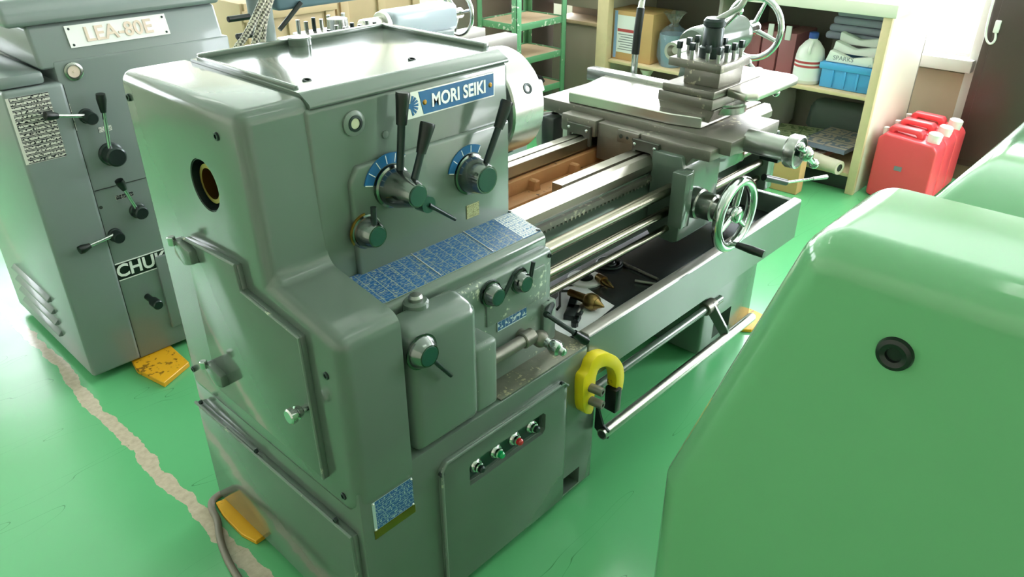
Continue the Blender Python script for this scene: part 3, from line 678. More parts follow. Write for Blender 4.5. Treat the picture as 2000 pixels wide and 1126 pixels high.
for k in range(3):
    an = math.radians(80+120*k); u = Vector((math.cos(an), 0, math.sin(an)))
    hw.cyl(Vector((wc.x, .99, wc.z))+u*.02, Vector((wc.x, .985, wc.z))+u*.104, .011, .009, 12)
hw = hw.obj('handwheel', 'chrome', L, 60)
hp = at(1428, 474, y=.975); 
h0 = Vector((hp.x, .975, hp.z)); h1 = at(1492, 492, y=.875)
G().cyl(h0, Vector((h0.x, .955, h0.z)), .008, n=12).obj('handle_pin', 'chrome', hw)
G().rev([(0, 0), (.0105, 0), (.0115, .02), (.0135, .05), (.0125, .085), (.0115, .09), (0, .09)], Vector((h0.x, .955, h0.z)), (0.05, -1, -.05), 18).obj('wheel_grip', 'black', hw)
# levers at the apron's right side
lv = G().box(2.38, 2.46, 1.06, 1.16, .80, .86, .006).box(2.42, 2.47, 1.03, 1.10, .76, .83, .006).obj('lever_block', 'blackmetal', L)
a_, b_, c_ = at(1492, 346, y=1.03), at(1535, 356, y=1.0), at(1614, 345, y=.98)
G().cyl(a_, b_, .012, .011, 14).obj('lever_collar', 'black', lv)
G().cyl(b_, b_+(c_-b_)*.66, .005, n=12).obj('lever_rod', 'chrome', lv)
G().cyl(b_+(c_-b_)*.64, c_, .0065, .0085, n=14, bev=.001).obj('grip', 'steel', lv)
cc = G().cyl((2.49, 1.22, 1.0), (2.56, 1.22, 1.0), .02, n=24, bev=.003).cyl((2.555, 1.22, 1.0), (2.575, 1.22, 1.0), .03, n=24, bev=.003).obj('compound_dial', 'steel', L)
G().cyl((2.585, 1.27, 1.035), (2.585, 1.15, .95), .007, n=12).ball((2.585, 1.22, 1.0), .019).ball((2.585, 1.27, 1.035), .012).ball((2.585, 1.15, .95), .014).obj('compound_crank', 'chrome', cc)
# coolant pipe on the rear of the saddle
k0, k1, k2 = at(1236, 168, y=1.66), at(1240, 95, y=1.66), at(1250, 40, y=1.66)
cpz = G().cyl((k0.x, 1.66, .90), (k0.x, 1.66, k1.z), .0125, n=16).obj('coolant_pipe', 'chrome', L)
top = at(1252, 15, y=1.66); top2 = at(1236, -25, y=1.64)
G().tube([(k0.x, 1.66, k1.z-.02), (k0.x+.003, 1.66, k1.z+.05), top], .015, 14, smooth=1).obj('pipe_sleeve', 'black', cpz)
G().tube([top, (top.x+.01, 1.66, top.z+.05), top2], .012, 14, smooth=2).obj('pipe_nozzle', 'chrome', cpz)
G().tube([at(1105, 245, y=1.70), at(1083, 215, y=1.74), at(1072, 235, y=1.74), at(1080, 275, y=1.72)], .007, 10, smooth=2).obj('coolant_hose', 'black', L)
G().box(2.02, 2.08, 1.69, 1.75, .74, .87, .01).obj('pump_block', 'castdark', L)
# ---- tailstock
TX = 2.42
ts = G().rev([(0, .0), (.052, 0), (.058, .01), (.06, .03), (.06, .29), (.066, .30), (.066, .33), (.05, .345), (0, .345)], (TX+.05, CY, CZ), (1, 0, 0), 40).obj('tailstock_barrel', 'paint', L)
G().prism([(CY-.085, .846), (CY+.085, .846), (CY+.075, .92), (CY+.05, 1.06), (CY-.05, 1.06), (CY-.075, .92)], 'x', TX+.09, TX+.33, .008, 2).obj('tailstock_body', 'paint', L)
q_ = G().rev([(0, .02), (.012, .02), (.02, .0), (.03, 0), (.03, .1), (0, .1)], (2.345, CY, CZ), (1, 0, 0), 32).cyl((2.43, CY, CZ), (2.48, CY, CZ), .03, n=32).obj('quill', 'ground', L)
tw = G().torus((2.93, CY, CZ), (1, 0, 0), .115, .0125, 56, 14).rev([(0, -.1), (.028, -.1), (.03, .0), (.022, .03), (0, .03)], (2.92, CY, CZ), (1, 0, 0), 28)
for k in range(4):
    an = math.radians(20+90*k); u = Vector((0, math.cos(an), math.sin(an))); tw.cyl(Vector((2.92, CY, CZ))+u*.02, Vector((2.93, CY, CZ))+u*.11, .010, .007, 12)
tw.cyl((2.80, CY, CZ), (2.90, CY, CZ), .03, n=24)
tw.obj('tailstock_wheel', 'chrome', L, 60)
G().cyl((2.60, CY-.03, 1.12), (2.60, CY-.10, 1.20), .008, n=12).ball((2.60, CY-.10, 1.20), .015).obj('quill_lock', 'chrome', L)
# feet / levelling wedges under the machine, and its mains cable
def wedge(label, pts, th=.0145):
    o = G().prism(pts, 'z', 0.0005, th, .002, 1).obj('levelling_wedge', 'wedge'); return tag(o, label, 'wedge')
wedge('yellow levelling wedge under the cable corner of the grey-green lathe', [(.602, 1.70), (.612, 1.765), (.74, 1.74), (.72, 1.55), (.615, 1.545), (.602, 1.60)])
q0 = [at(*q, z=0) for q in ((1436, 632), (1462, 640), (1500, 605), (1480, 585))]
wedge('orange-yellow levelling wedge under the tail pedestal of the grey-green lathe', [(2.50, 1.15), (2.56, 1.075), (2.70, 1.08), (2.72, 1.25), (2.5, 1.25)])
cbp = [(.607, 1.785, .012), (.59, 1.745, .012), at(426, 1015, z=.012), at(428, 1050, z=.012), at(446, 1098, z=.011), at(480, 1150, z=.011), at(520, 1200, z=.011)]
tag(G().tube([(.74, 1.80, .012), (.66, 1.79, .012)] + [tuple(cbp[0])] + cbp[1:], .010, 12, smooth=3).obj('power_cable', 'rubber'), 'grey rubber mains cable curving over the green floor beside the lathe', 'cable')
# ================================================================ second lathe, behind: blue-grey
YL = 2.64
K = thing('grey_lathe', 'blue-grey older lathe with black and white speed chart and CHU plate', 'lathe', (1.4, 3.0, 0))
G().box(.612, .785, YL, 3.42, .03, 1.06, .012, 3).obj('gear_column', 'greypaint', K)
G().box(.775, 1.36, YL+.012, 3.36, .022, 1.12, .008, 2).obj('head_pedestal', 'greypaint', K)
G().prism([(YL+.012, 1.10), (YL+.05, 1.225), (3.30, 1.225), (3.34, 1.10)], 'x', .735, 1.345, .012, 3).obj('headstock', 'greypaint', K)
G().prism([(YL+.03, 1.226), (YL+.03, 1.255), (YL+.07, 1.30), (3.26, 1.30), (3.30, 1.226)], 'x', .68, 1.36, .014, 3).obj('headstock_lid', 'greypaint', K)
G().box(.612, .74, YL+.01, 3.36, 1.062, 1.10, .01, 2).obj('column_cap', 'greypaint', K)
# seams of the gear cover
G().box(.784, .7865, YL+.008, YL+.0125, .03, 1.05).obj('cover_seam', 'seam', K)
G().box(.79, 1.3, YL+.009, YL+.0125, .694, .6958).obj('cover_seam', 'seam', K)
# louvres on the end
for z in (.255, .205, .157, .108):
    G().prism([(.613, z), (.597, z+.003), (.597, z+.010), (.613, z+.024)], 'y', 2.87, 3.26, .003, 2).obj('louvre', 'greypaint', K)
# headstock maker plate, tilted with the face
sl = Vector((0, .038, .125)).normalized()
def fp_(px, py): 
    # point on the sloping headstock front
    n = Vector((0, -.125, .038)).normalized(); p0 = Vector((1, YL+.012, 1.10)); d = ray(px, py)
    return CAM + d * ((p0-CAM).dot(n) / d.dot(n)) + n*.0005
A_, B_, C_, D_ = fp_(130, 95), fp_(341, 63), fp_(326, 25), fp_(110, 57)
lo, hi = (A_.z+B_.z)/2, (C_.z+D_.z)/2
def onf(x, t): return Vector((x, YL+.012, 1.10)) + sl*t - Vector((0, .002, 0))
t0, t1 = .052, .118
mp_ = G().quad(onf(.842, t0), onf(1.16, t0), onf(1.16, t1), onf(.842, t1), .003).obj('maker_plate', 'white', K)
M['cream'] = mat('pale_raised_letter', '#e0cbbb', .4)
text(mp_, 'LEA-80E', .062, onf(1.0, (t0+t1)/2) - Vector((0, .0045, 0)), (1, 0, 0), sl, 'cream', sx=1.0, th=.002, bold=.001)
for x in (.853, 1.149):
    for t in (t0+.009, t1-.009): G().rev([(0, 0), (.004, 0), (.003, .002), (0, .0025)], onf(x, t)-Vector((0, .003, 0)), (0, -1, .3), 10).obj('rivet', 'blackmetal', mp_)
# speed chart on the gear column
g_ = G().quad((.604+.012, YL, .835), (.735, YL, .835), (.735, YL, 1.04), (.604+.012, YL, 1.04), .002)
g_.obj('speed_chart', chart_mat('black_speed_chart', '#1d2026', '#d5d2c8', 15, 1.0, 4, .44, 18), K)
YK = YL+.012
def P(px, py, off=0): return at(px, py, y=YK-off)
sgk = P(143, 139)
s2 = G().rev([(0, 0), (.028, 0), (.028, .006), (.023, .009), (.019, .009), (.019, .005), (0, .005)], sgk, (0, -1, 0), 28).obj('oil_sight', 'steel', K)
G().rev([(0, .005), (.0185, .005), (.0185, .0065), (.004, .0065), (.003, .009), (0, .009)], sgk, (0, -1, 0), 24).obj('sight_disc', 'cream', s2)
def blackknob(name, q, r, ln, qe=None, grip=True, off=.03):
    p = P(*q)
    o = G().rev([(0, 0), (r*1.15, 0), (r*1.15, .008), (r, .012), (r*.95, ln), (r*.8, ln+.005), (0, ln+.005)], p, (0, -1, 0), 28).obj(name, 'blackmetal', K)
    if qe:
        e = at(*qe, y=YK-ln-.0); s = at(*q, y=YK-ln*.6); 
        d = (e-s); m_ = s + d*.7
        G().cyl(s, m_, .007, .006, 12).obj('lever_rod', 'chrome', o)
        Ln = (e-m_).length
        G().rev([(0, 0), (.009, 0), (.0155, Ln*.7), (.014, Ln), (0, Ln+.003)], m_, e-m_, 16).obj('grip', 'black', o)
    return o
blackknob('speed_lever', (168, 226), .021, .05, (88, 226))
blackknob('range_lever', (216, 300), .034, .05, (196, 183))
blackknob('feed_lever', (224, 458), .021, .04, (155, 489))
blackknob('thread_lever', (268, 410), .024, .04, (232, 352))
G().rev([(0, 0), (.012, 0), (.012, .05), (.018, .052), (.018, .09), (.015, .094), (0, .094)], P(288, 579), (0, -1, 0), 24).obj('stop_knob', 'blackmetal', K)
wl = mat('white_print', '#dcdcd6', .5)
for q0, q1, nm in (((130, 218), (138, 245), 'range_tag'), ((182, 258), (228, 245), 'gear_tag')):
    p = P((q0[0]+q1[0])/2, (q0[1]+q1[1])/2); 
    w2 = .022 if nm == 'range_tag' else .032; h2 = .045 if nm == 'range_tag' else .009
    G().quad((p.x-w2/1.5, YK, p.z-h2), (p.x+w2/1.5, YK, p.z-h2), (p.x+w2/1.5, YK, p.z+h2), (p.x-w2/1.5, YK, p.z+h2), .001).obj(nm, chart_mat('tag_print_'+nm, '#d8d8d0', '#3a3f42', 3, 2, 6, .55), K)
for q, w2, h2 in (((243, 382), .03, .008), ((194, 432), .007, .022)):
    p = P(*q); G().quad((p.x-w2, YK, p.z-h2), (p.x+w2, YK, p.z-h2), (p.x+w2, YK, p.z+h2), (p.x-w2, YK, p.z+h2), .001).obj('print_tag', chart_mat('dark_tag_print', '#1d2026', '#b9b9b0', 2, 3, 8, .6), K)
G().rev([(0, 0), (.006, 0), (.006, .001), (0, .001)], P(197, 405), (0, -1, 0), 12).obj('oil_hole', 'seam', K)
cp0 = P(222, 533); cz = P(226, 533).z
cpl = G().quad((cp0.x, YK, cz-.032), (cp0.x+.26, YK, cz-.032), (cp0.x+.26, YK, cz+.032), (cp0.x, YK, cz+.032), .002).obj('brand_plate', 'black', K)
text(cpl, 'CHUKIN', .066, (cp0.x+.132, YK-.0032, cz), (1, 0, 0), (0, 0, 1), 'white', th=.0008, sx=.98, bold=.0016)
fr_ = G()
for x0, x1, z0, z1 in ((0, .26, -.034, -.0305), (0, .26, .0305, .034), (-.002, .004, -.034, .034), (.256, .262, -.034, .034)):
    fr_.box(cp0.x+x0, cp0.x+x1, YK-.0035, YK-.001, cz+z0, cz+z1)
fr_.obj('plate_border', 'white', cpl)
fd = P(312, 548).x
G().box(fd, fd+.2, YK-.014, YK, .10, .40, .005).obj('front_door', 'greypaint', K)
# bed, tray and far end of this lathe seen over the headstock lid
CL = (3.02, 1.03)
G().box(1.36, 3.1, 2.86, 2.95, .62, .86, .005).box(1.36, 3.1, 3.10, 3.19, .62, .86, .005).box(1.36, 3.1, 2.94, 3.11, .62, .70).obj('bed', 'ground', K)
G().box(1.36, 3.1, 2.7, 3.4, .45, .52, .01).obj('chip_pan', 'greypaint', K)
G().box(2.75, 3.1, 2.78, 3.28, .03, .46, .01).obj('tail_pedestal', 'greypaint', K)
G().box(1.80, 2.22, 2.68, 3.3, .86, .925, .008).obj('saddle', 'steel', K)
G().box(1.88, 2.10, 2.72, 3.22, .925, .965, .005).obj('cross_slide', 'ground', K)
G().box(1.89, 2.16, 2.80, 3.10, .965, 1.00, .004).obj('tool_post', 'ground', K)
for i in range(7):
    for j in range(2):
        x, y = 1.9+i*.04, 2.83+j*.23
        G().cyl((x, y, 1.0), (x, y, 1.045+.012*((i+j) % 2)), .009, n=10).obj('clamp_bolt', 'steel' if (i+j) % 3 else 'blackmetal', K)
G().rev([(0, 0), (.05, 0), (.045, .06), (.02, .065), (0, .07)], (2.03, 2.95, 1.0), (0, 0, 1), 24).obj('post_hub', 'steel', K)
M['tailpaint'] = mat('pale_blue_grey_paint', '#aab3bd', .25, coat=.3)
ty = 3.02; a1, a2 = at(752, 42, y=ty), at(878, 35, y=ty)
G().box(a1.x, a2.x, ty-.07, ty+.07, .915, 1.045, .025, 4).obj('tailstock', 'tailpaint', K, 50)
G().box(a1.x+.1, a2.x-.05, ty-.09, ty+.09, .86, .93, .01).obj('tailstock_base', 'greypaint', K)
G().cyl((a1.x-.14, ty, .985), (a1.x+.01, ty, .985), .04, n=28, bev=.006).cyl((a1.x-.03, ty, .985), (a1.x, ty, .985), .062, n=28, bev=.004).obj('quill', 'ground', K)
tw2 = G().torus((a2.x+.06, ty, .98), (1, 0, 0), .105, .011, 48, 12).cyl((a2.x-.01, ty, .98), (a2.x+.08, ty, .98), .026, n=20)
for k in range(3):
    an = math.radians(45+120*k); u = Vector((0, math.cos(an), math.sin(an))); tw2.cyl(Vector((a2.x+.06, ty, .98)), Vector((a2.x+.06, ty, .98))+u*.1, .008, n=10)
tw2.obj('tailstock_wheel', 'chrome', K, 60)
# upright post, guard bar and black handles between the machines
pz = at(520, 100, y=2.78)
G().cyl((pz.x, 2.78, .86), (pz.x, 2.78, 1.75), .046, n=28).obj('guard_post', 'greypaint', K)
bb0, bb1 = at(530, -14, y=2.78), at(742, -14, y=2.78)
M['bluebar'] = mat('slate_blue_paint', '#5d7480', .4)
G().box(bb0.x, bb1.x, 2.75, 2.81, at(640, 9, y=2.75).z, at(640, 9, y=2.75).z+.10, .012, 3).obj('guard_bar', 'bluebar', K)
h0, h1 = at(546, 58, y=2.74), at(588, 5, y=2.74)
G().cyl(h0, h1, .009, n=12).obj('guard_handle', 'black', K)
for q0, q1 in (((445, 38), (488, 32)), ((462, 72), (500, 66))):
    G().cyl(at(*q0, y=2.70), at(*q1, y=2.70), .011, n=14, bev=.002).obj('clutch_handle', 'black', K)
# levelling wedge
tag(G().prism([(.745, 2.60), (.775, 2.44), (.90, 2.50), (.905, 2.66), (.76, 2.68)], 'z', .0005, .021, .002, 1).obj('levelling_wedge', 'wedge'), 'yellow levelling wedge under the front corner of the blue-grey lathe', 'wedge')
# braided conduits dropping from the ceiling behind the headstock
def braid_mat():
    mt = mat('braided_conduit', '#b9b3a2', .5, bump=0)
    nt = mt.node_tree; b = nt.nodes['Principled BSDF']; tc = nt.nodes.new('ShaderNodeTexCoord')
    ch = nt.nodes.new('ShaderNodeTexChecker'); ch.inputs['Scale'].default_value = 160; ch.inputs[1].default_value = S('#cfc9b8'); ch.inputs[2].default_value = S('#57544b')
    nt.links.new(tc.outputs['Object'], ch.inputs[0]); nt.links.new(ch.outputs[0], b.inputs['Base Color']); return mt
M['braid'] = braid_mat()
def con(pts, label):
    q = [Vector(p) for p in pts]
    tag(G().tube(q, .0085, 12, smooth=3).obj('braided_conduit', 'braid'), label, 'conduit', 'braided conduits')
yb = 1.86
top_ = [(1.18+.03*i, 1.9+.035*i, ZC-.001) for i in range(3)]
con([top_[0], at(530, -40, y=yb), at(500, 30, y=yb), at(478, 75, y=yb), at(455, 100, y=yb), (.91, yb, 1.05), (.91, yb, .4), (.91, yb, .001)], 'cream braided conduit with the widest bend, behind the grey-green headstock lid')
con([top_[1], at(538, -40, y=yb+.03), at(512, 30, y=yb+.03), at(498, 80, y=yb+.03), at(492, 110, y=yb+.03), (1.0, yb+.03, 1.0), (1.0, yb+.03, .4), (1.0, yb+.03, .001)], 'cream braided conduit between two others, behind the grey-green headstock lid')
con([top_[2], at(545, -40, y=yb+.06), at(520, 20, y=yb+.06), at(512, 70, y=yb+.06), at(515, 110, y=yb+.06), (1.08, yb+.06, 1.0), (1.08, yb+.06, .4), (1.08, yb+.06, .001)], 'cream braided conduit dropping straightest, behind the grey-green headstock lid')

# ================================================================ third lathe, foreground: glossy green
R3 = thing('green_lathe', 'glossy bright green lathe with a large rounded end cover and black bolt plug', 'lathe', (1.3, -.05, 0))
XG = .885
pr = fillet([(.490, .02), (.492, .735), (.326, 1.25), (-.40, 1.25), (-.52, .735), (-.52, .02)], [0, .05, .06, .06, .05, 0])
G().prism(pr, 'x', XG, 1.115, .055, 8, 25, 1.115).obj('end_cover', 'green', R3, 60)
G().prism(fillet([(.46, .03), (.46, .72), (.30, .80), (.262, 1.243), (-.36, 1.243), (-.48, .76), (-.48, .03)], [0, .03, .05, .04, .04, 0, 0]), 'x', 1.118, 1.75, .004, 1, 25).obj('headstock', 'green', R3, 60)
bq = at(1748, 690, x=XG)
bl = G().rev([(0, .002), (.009, .002), (.010, .006), (.016, .008), (.021, .006), (.0225, .0), (.0225, -.006), (0, -.006)], bq, (-1, 0, 0), 32).obj('bolt_plug', 'black', R3)
hq = at(1928, 378, z=1.24)
G().rev([(0, .001), (.011, .001), (.015, .0025), (.016, 0), (.016, -.004), (0, -.004)], (hq.x, hq.y, 1.2405), (0, 0, 1), 24).obj('oil_plug', 'darkgreen', R3)
G().box(1.75, 2.9, -.3, .25, .55, .86, .01).obj('bed', 'ground', R3)
G().box(1.75, 2.6, -.42, .40, .02, .54, .02).obj('pedestal', 'green', R3)
# ================================================================ things lying in the chip pan
ZP = .4722
def onp(px, py, dz=0): p = at(px, py, z=ZP+dz); return (p.x, p.y)
M['paper'] = mat('white_paper', '#f6f6fa', .3, var=.02)
M['bronze'] = mat('bronze_toned_steel', '#8d7448', .35, metal=1, var=.1)
pts = [onp(*q) for q in ((1078, 628), (1080, 592), (1104, 560), (1140, 558), (1175, 582), (1200, 597), (1176, 617), (1130, 650), (1094, 664))]
tag(G().prism(pts, 'z', ZP, ZP+.001).obj('paper_sheet', 'paper'), 'curled white paper sheet spread under tools in the chip pan', 'paper')
a, b = at(1112, 570, z=ZP+.0285), at(1180, 599, z=ZP+.027)
ax = b-a; ln = ax.length
lc = thing('live_center', 'bronze coloured live centre with a pointed nose lying on the paper', 'live centre', (a.x, a.y, ZP))
G().rev([(0, 0), (.011, 0), (.0145, ln*.5), (0, ln*.5)], a, ax, 24).obj('shank', 'bronze', lc)
G().rev([(0, ln*.48), (.02, ln*.5), (.026, ln*.58), (.026, ln*.72), (.02, ln*.8), (0, ln*.8)], a, ax, 28).obj('bearing_body', 'bronze', lc)
G().rev([(.019, ln*.79), (.012, ln*.86), (.002, ln), (0, ln)], a, ax, 24).obj('point', 'bronze', lc)
a, b = at(1168, 540, z=ZP+.0175), at(1198, 562, z=ZP+.017); ax = b-a; ln = ax.length
dc = thing('drill_arbor', 'small dark bronze taper arbor lying beside the white disc', 'arbor', (a.x, a.y, ZP))
G().rev([(0, 0), (.013, 0), (.016, ln*.4), (0, ln*.4)], a, ax, 18).obj('shank', 'bronze', dc)
G().rev([(.0, ln*.39), (.011, ln*.4), (.011, ln*.65), (.003, ln), (0, ln)], a, ax, 18).obj('nose', 'bronze', dc)
c = at(1143, 546, z=ZP)
dk = thing('disc', 'flat white disc with a black hub lying in the chip pan', 'disc', (c.x, c.y, ZP))
G().rev([(.012, 0), (.058, 0), (.058, .006), (.055, .008), (.012, .008)], (c.x, c.y, ZP), (0, 0, 1), 40).obj('rim', 'white', dk)
G().rev([(0, 0), (.026, .0), (.026, .010), (.022, .012), (.012, .012), (.010, .008), (0, .008)], (c.x, c.y, ZP+.0005), (0, 0, 1), 32).obj('hub', 'blackmetal', dk)
def pt(px, py, dz): p = at(px, py, z=ZP+dz); return (p.x, p.y, ZP+dz)
tag(G().tube([pt(1113, 568, .007), pt(1096, 568, .007), pt(1093, 572, .007), pt(1093, 598, .007), pt(1088, 604, .007)], .0042, 6).obj('hex_key', 'black'), 'black bent hex key lying on the paper', 'hex key')
M['bar'] = mat('blackened_tool_steel', '#2b3233', .35, metal=.6)
for q, r, l, lab in (((1118, 597), 30, .085, 'flat dark steel tool bit with one bright edge on the paper'), ((1116, 615), 26, .07, 'thick dark tool holder lying against the tool bits')):
    p = at(*q, z=ZP); w_ = .012 if l > .08 else .017
    g = G().box(-l/2, l/2, -w_, w_, 0, .018, .002).xf(Matrix.Rotation(math.radians(r), 4, 'Z')).xf(Matrix.Translation((p.x, p.y, ZP+.001)))
    tag(g.obj('tool_bit', 'bar'), lab, 'tool bit')
p = at(1131, 588, z=ZP+.02); g = G().box(-.05, .05, -.006, .006, 0, .009, .001).xf(Matrix.Rotation(math.radians(18), 4, 'Z')).xf(Matrix.Translation((p.x, p.y-.012, ZP+.002)))
tag(g.obj('steel_rule', 'ground'), 'bright narrow steel strip lying beside the dark tool bits', 'steel strip')
for q, lab in (((1128, 622), 'small black bolt with a washer head on the paper, nearer the pedestal shelf'), ((1122, 637), 'small black stud standing at the paper edge by the lever grip')):
    p = at(*q, z=ZP); t = thing('bolt', lab, 'bolt', (p.x, p.y, ZP))
    G().cyl((p.x, p.y, ZP+.001), (p.x+.03, p.y+.008, ZP+.009), .006, n=10).obj('thread', 'bar', t)
    G().cyl((p.x, p.y, ZP+.001), (p.x, p.y, ZP+.016), .011, n=6).obj('head', 'black', t)
c = at(1190, 517, z=ZP)
tag(G().torus((c.x, c.y, ZP+.006), (0, 0, 1), .04, .006, 32, 8).torus((c.x, c.y, ZP+.007), (0, 0, 1), .018, .006, 24, 8).obj('dark_ring', 'bar'), 'dark oily steel ring lying deep in the pan under the rods', 'ring')
for q0, q1, lab in (((1205, 508), (1285, 545), 'thin dark rod lying across the pan floor'), ((1240, 548), (1290, 556), 'short grey rod lying on the pan floor')):
    a, b = pt(*q0, .0055), pt(*q1, .0055); tag(G().cyl(a, b, .005, n=10).obj('steel_rod', 'oldsteel'), lab, 'rod')

# ================================================================ far side: cabinet and its contents
M['cabwhite'] = mat('white_cabinet_paint', '#e9e4d6', .5, var=.03)
M['cabwood'] = mat('pale_bare_wood', '#d8c29a', .6, var=.12, vscale=14)
M['cabback'] = mat('grey_hardboard', '#8f8a80', .7, var=.06)
CX, CXB, CYa, CYb, CT = 4.30, 4.95, 1.36, 3.22, 1.03
CB = thing('cabinet', 'open-fronted cream wooden cabinet with two shelf levels', 'cabinet', (4.6, 2.3, 0))
G().box(CX-.02, CXB, CYa-.02, CYb+.02, CT-.065, CT, .004).obj('top_board', 'cabwhite', CB)
G().box(CX, CXB, CYa, CYa+.03, 0, CT-.066, .003).obj('side_panel', 'cabwhite', CB)
G().box(CX, CXB, CYb-.03, CYb, 0, CT-.066, .003).obj('side_panel', 'cabwhite', CB)
G().box(CX-.012, CX+.02, CYa-.002, CYa+.045, 0, CT-.066, .003).obj('front_post', 'cabwood', CB)
G().box(CX-.03, CX+.03, CYb-.09, CYb-.0, 0, CT-.066, .004).obj('front_post', 'cabwood', CB)
G().box(CX+.01, CXB-.02, 2.33, 2.355, .0, CT-.066, .002).obj('divider', 'cabback', CB)
G().box(CXB-.02, CXB, CYa, CYb, 0, CT-.066).obj('back_panel', 'cabback', CB)
G().box(CX, CXB-.02, CYa+.03, 2.33, .53, .55, .002).obj('shelf', 'cabwood', CB)
G().box(CX, CXB-.02, 2.355, CYb-.03, .475, .495, .002).obj('shelf', 'cabwood', CB)
G().box(CX, CXB-.02, CYa+.03, CYb-.03, .095, .115, .002).obj('shelf', 'cabwood', CB)
G().box(CX+.05, CX+.07, CYa+.03, CYb-.03, 0, .095).obj('kick_board', 'castdark', CB)
# things on the shelves
M['card'] = mat('brown_cardboard', '#c8a06c', .75, var=.06)
M['label'] = mat('printed_white_label', '#ececec', .5)
M['redprint'] = mat('red_print', '#b8464a', .5)
M['bluetape'] = mat('blue_tape', '#8fb0d8', .4)
M['tapeprint'] = mat('grey_print', '#7d8088', .5)
x = CX+.045; c0, c1 = at(1187, 100, x=x), at(1271, 100, x=x)
z0, z1 = .4955, at(1225, 22, x=x).z
bx_ = thing('cardboard_box', 'brown cardboard carton with white and red printed label on the shelf', 'box', (x+.12, (c0.y+c1.y)/2, z0))
G().box(x, x+.26, c1.y, c0.y, z0, z1, .003).obj('carton', 'card', bx_)
l0, l1 = at(1203, 100, x=x), at(1240, 100, x=x); zt, zb = at(1220, 30, x=x).z, at(1220, 103, x=x).z
G().box(x-.0015, x, l1.y, l0.y, zb, zt).obj('label_sheet', 'label', bx_)
G().box(x-.003, x-.0015, l1.y+.01, l0.y-.005, zb+(zt-zb)*.56, zb+(zt-zb)*.64).obj('red_band', 'redprint', bx_)
for k in range(7): G().box(x-.0025, x-.0015, l1.y+.015, l0.y-.012-.01*(k % 3), zb+.018+k*.016, zb+.023+k*.016).obj('text_line', 'tapeprint', bx_)
G().box(x-.0012, x, l0.y+.002, l0.y+.025, z0+.01, z1-.003).obj('tape', 'bluetape', bx_)
# bucket in clear bag
M['blueliq'] = mat('blue_plastic', '#7f9fb4', .3)
M['clear'] = mat('clear_plastic_film', '#f2f6f8', .12, trans=.85, alpha=.45)
x = CX+.12; c = at(1312, 100, x=x); zb, zt = .4955, at(1291, 62, x=x).z
bk = thing('bagged_bucket', 'blue plastic bucket wrapped in a clear crumpled bag on the shelf', 'bucket', (x, c.y, zb))
G().rev([(0, 0), (.062, 0), (.085, zt-zb), (.08, zt-zb), (.06, .01), (0, .01)], (x, c.y, zb), (0, 0, 1), 32).obj('bucket', 'blueliq', bk)
random.seed(3)
g = G(); prof_ = [(.07, .0), (.092, .06), (.095, .14), (.09, zt-zb+.01), (.05, zt-zb+.04), (.02, zt-zb+.06), (.05, zt-zb+.11), (.075, zt-zb+.13)]
g.rev(prof_, (x, c.y, zb+.002), (0, 0, 1), 30)
for v in g.bm.verts: v.co += Vector((random.uniform(-.007, .007), random.uniform(-.007, .007), 0))
g.obj('bag', 'clear', bk, 180)
# white tied bag hanging at the shelf edge
M['film'] = mat('white_plastic_bag', '#e6e2d4', .35, bump=.4, bscale=30)
random.seed(5)
g = G().rev([(0, .002), (.07, .002), (.075, .03), (.045, .12), (.02, .22), (.016, .28), (.04, .33), (.05, .335), (0, .33)], (CX+.1, at(1264, 140, x=CX+.1).y, .1155), (0, 0, 1), 20)
for v in g.bm.verts: v.co += Vector((random.uniform(-.008, .008), random.uniform(-.008, .008), 0))
tag(g.obj('tied_bag', 'film', None, 180), 'crumpled cream plastic bag tied at the neck below the cardboard carton', 'bag')
# right bay: red binder boxes, bottle, crate
M['maroon'] = mat('maroon_plastic', '#a4666c', .45)
ys = 2.30
for k in range(3):
    y1 = 2.24-.11*k
    t = thing('parts_bin', ['maroon parts bin with white clip, beside the cabinet divider', 'maroon parts bin with white clip, between two like bins', 'maroon parts bin with white clip, beside the white jug'][k], 'bin', (CX+.2, y1-.05, .5505))
    G().box(CX+.17, CX+.45, y1-.1, y1, .5505, .79, .006).obj('body', 'maroon', t)
    G().box(CX+.162, CX+.172, y1-.065, y1-.03, .75, .83, .003).obj('clip', 'white', t)
M['jug'] = mat('translucent_white_plastic', '#dfe0d8', .35)
M['bluecap'] = mat('blue_cap', '#2f4e96', .35)
x = CX+.1; c = at(1577, 140, x=x); zt = at(1584, 62, x=x).z
hh = zt-.5505
jg = thing('jug', 'white plastic jug with a blue screw cap and red printed label', 'jug', (x, c.y, .5505))
G().rev([(0, 0), (.072, 0), (.078, .01), (.078, hh*.55), (.07, hh*.68), (.04, hh*.82), (.024, hh*.86), (.024, hh*.9), (0, hh*.9)], (x, c.y, .5505), (0, 0, 1), 32).obj('bottle', 'jug', jg)
G().cyl((x, c.y, .5505+hh*.88), (x, c.y, .5505+hh), .026, n=24, bev=.003).obj('cap', 'bluecap', jg)
G().tube([(x-.07, c.y-.02, .5505+hh*.62), (x-.078, c.y-.02, .5505+hh*.72), (x-.04, c.y-.015, .5505+hh*.84)], .01, 10, smooth=2).obj('handle', 'jug', jg)
G().rev([(.0795, hh*.08), (.0795, hh*.5)], (x, c.y, .5505), (0, 0, 1), 40).obj('label_band', 'label', jg)
for zz_ in (.34, .42): G().rev([(.0802, hh*zz_), (.0802, hh*(zz_+.045))], (x, c.y, .5505), (0, 0, 1), 40).obj('red_band', 'redprint', jg)
M['crate'] = mat('sky_blue_plastic', '#4fa4dc', .4)
x = CX+.045; c0, c1 = at(1597, 165, x=x), at(1694, 180, x=x); zt = at(1645, 127, x=x).z
cr = thing('crate', 'sky blue plastic storage crate on the right-hand shelf', 'crate', (x+.15, (c0.y+c1.y)/2, .5505))
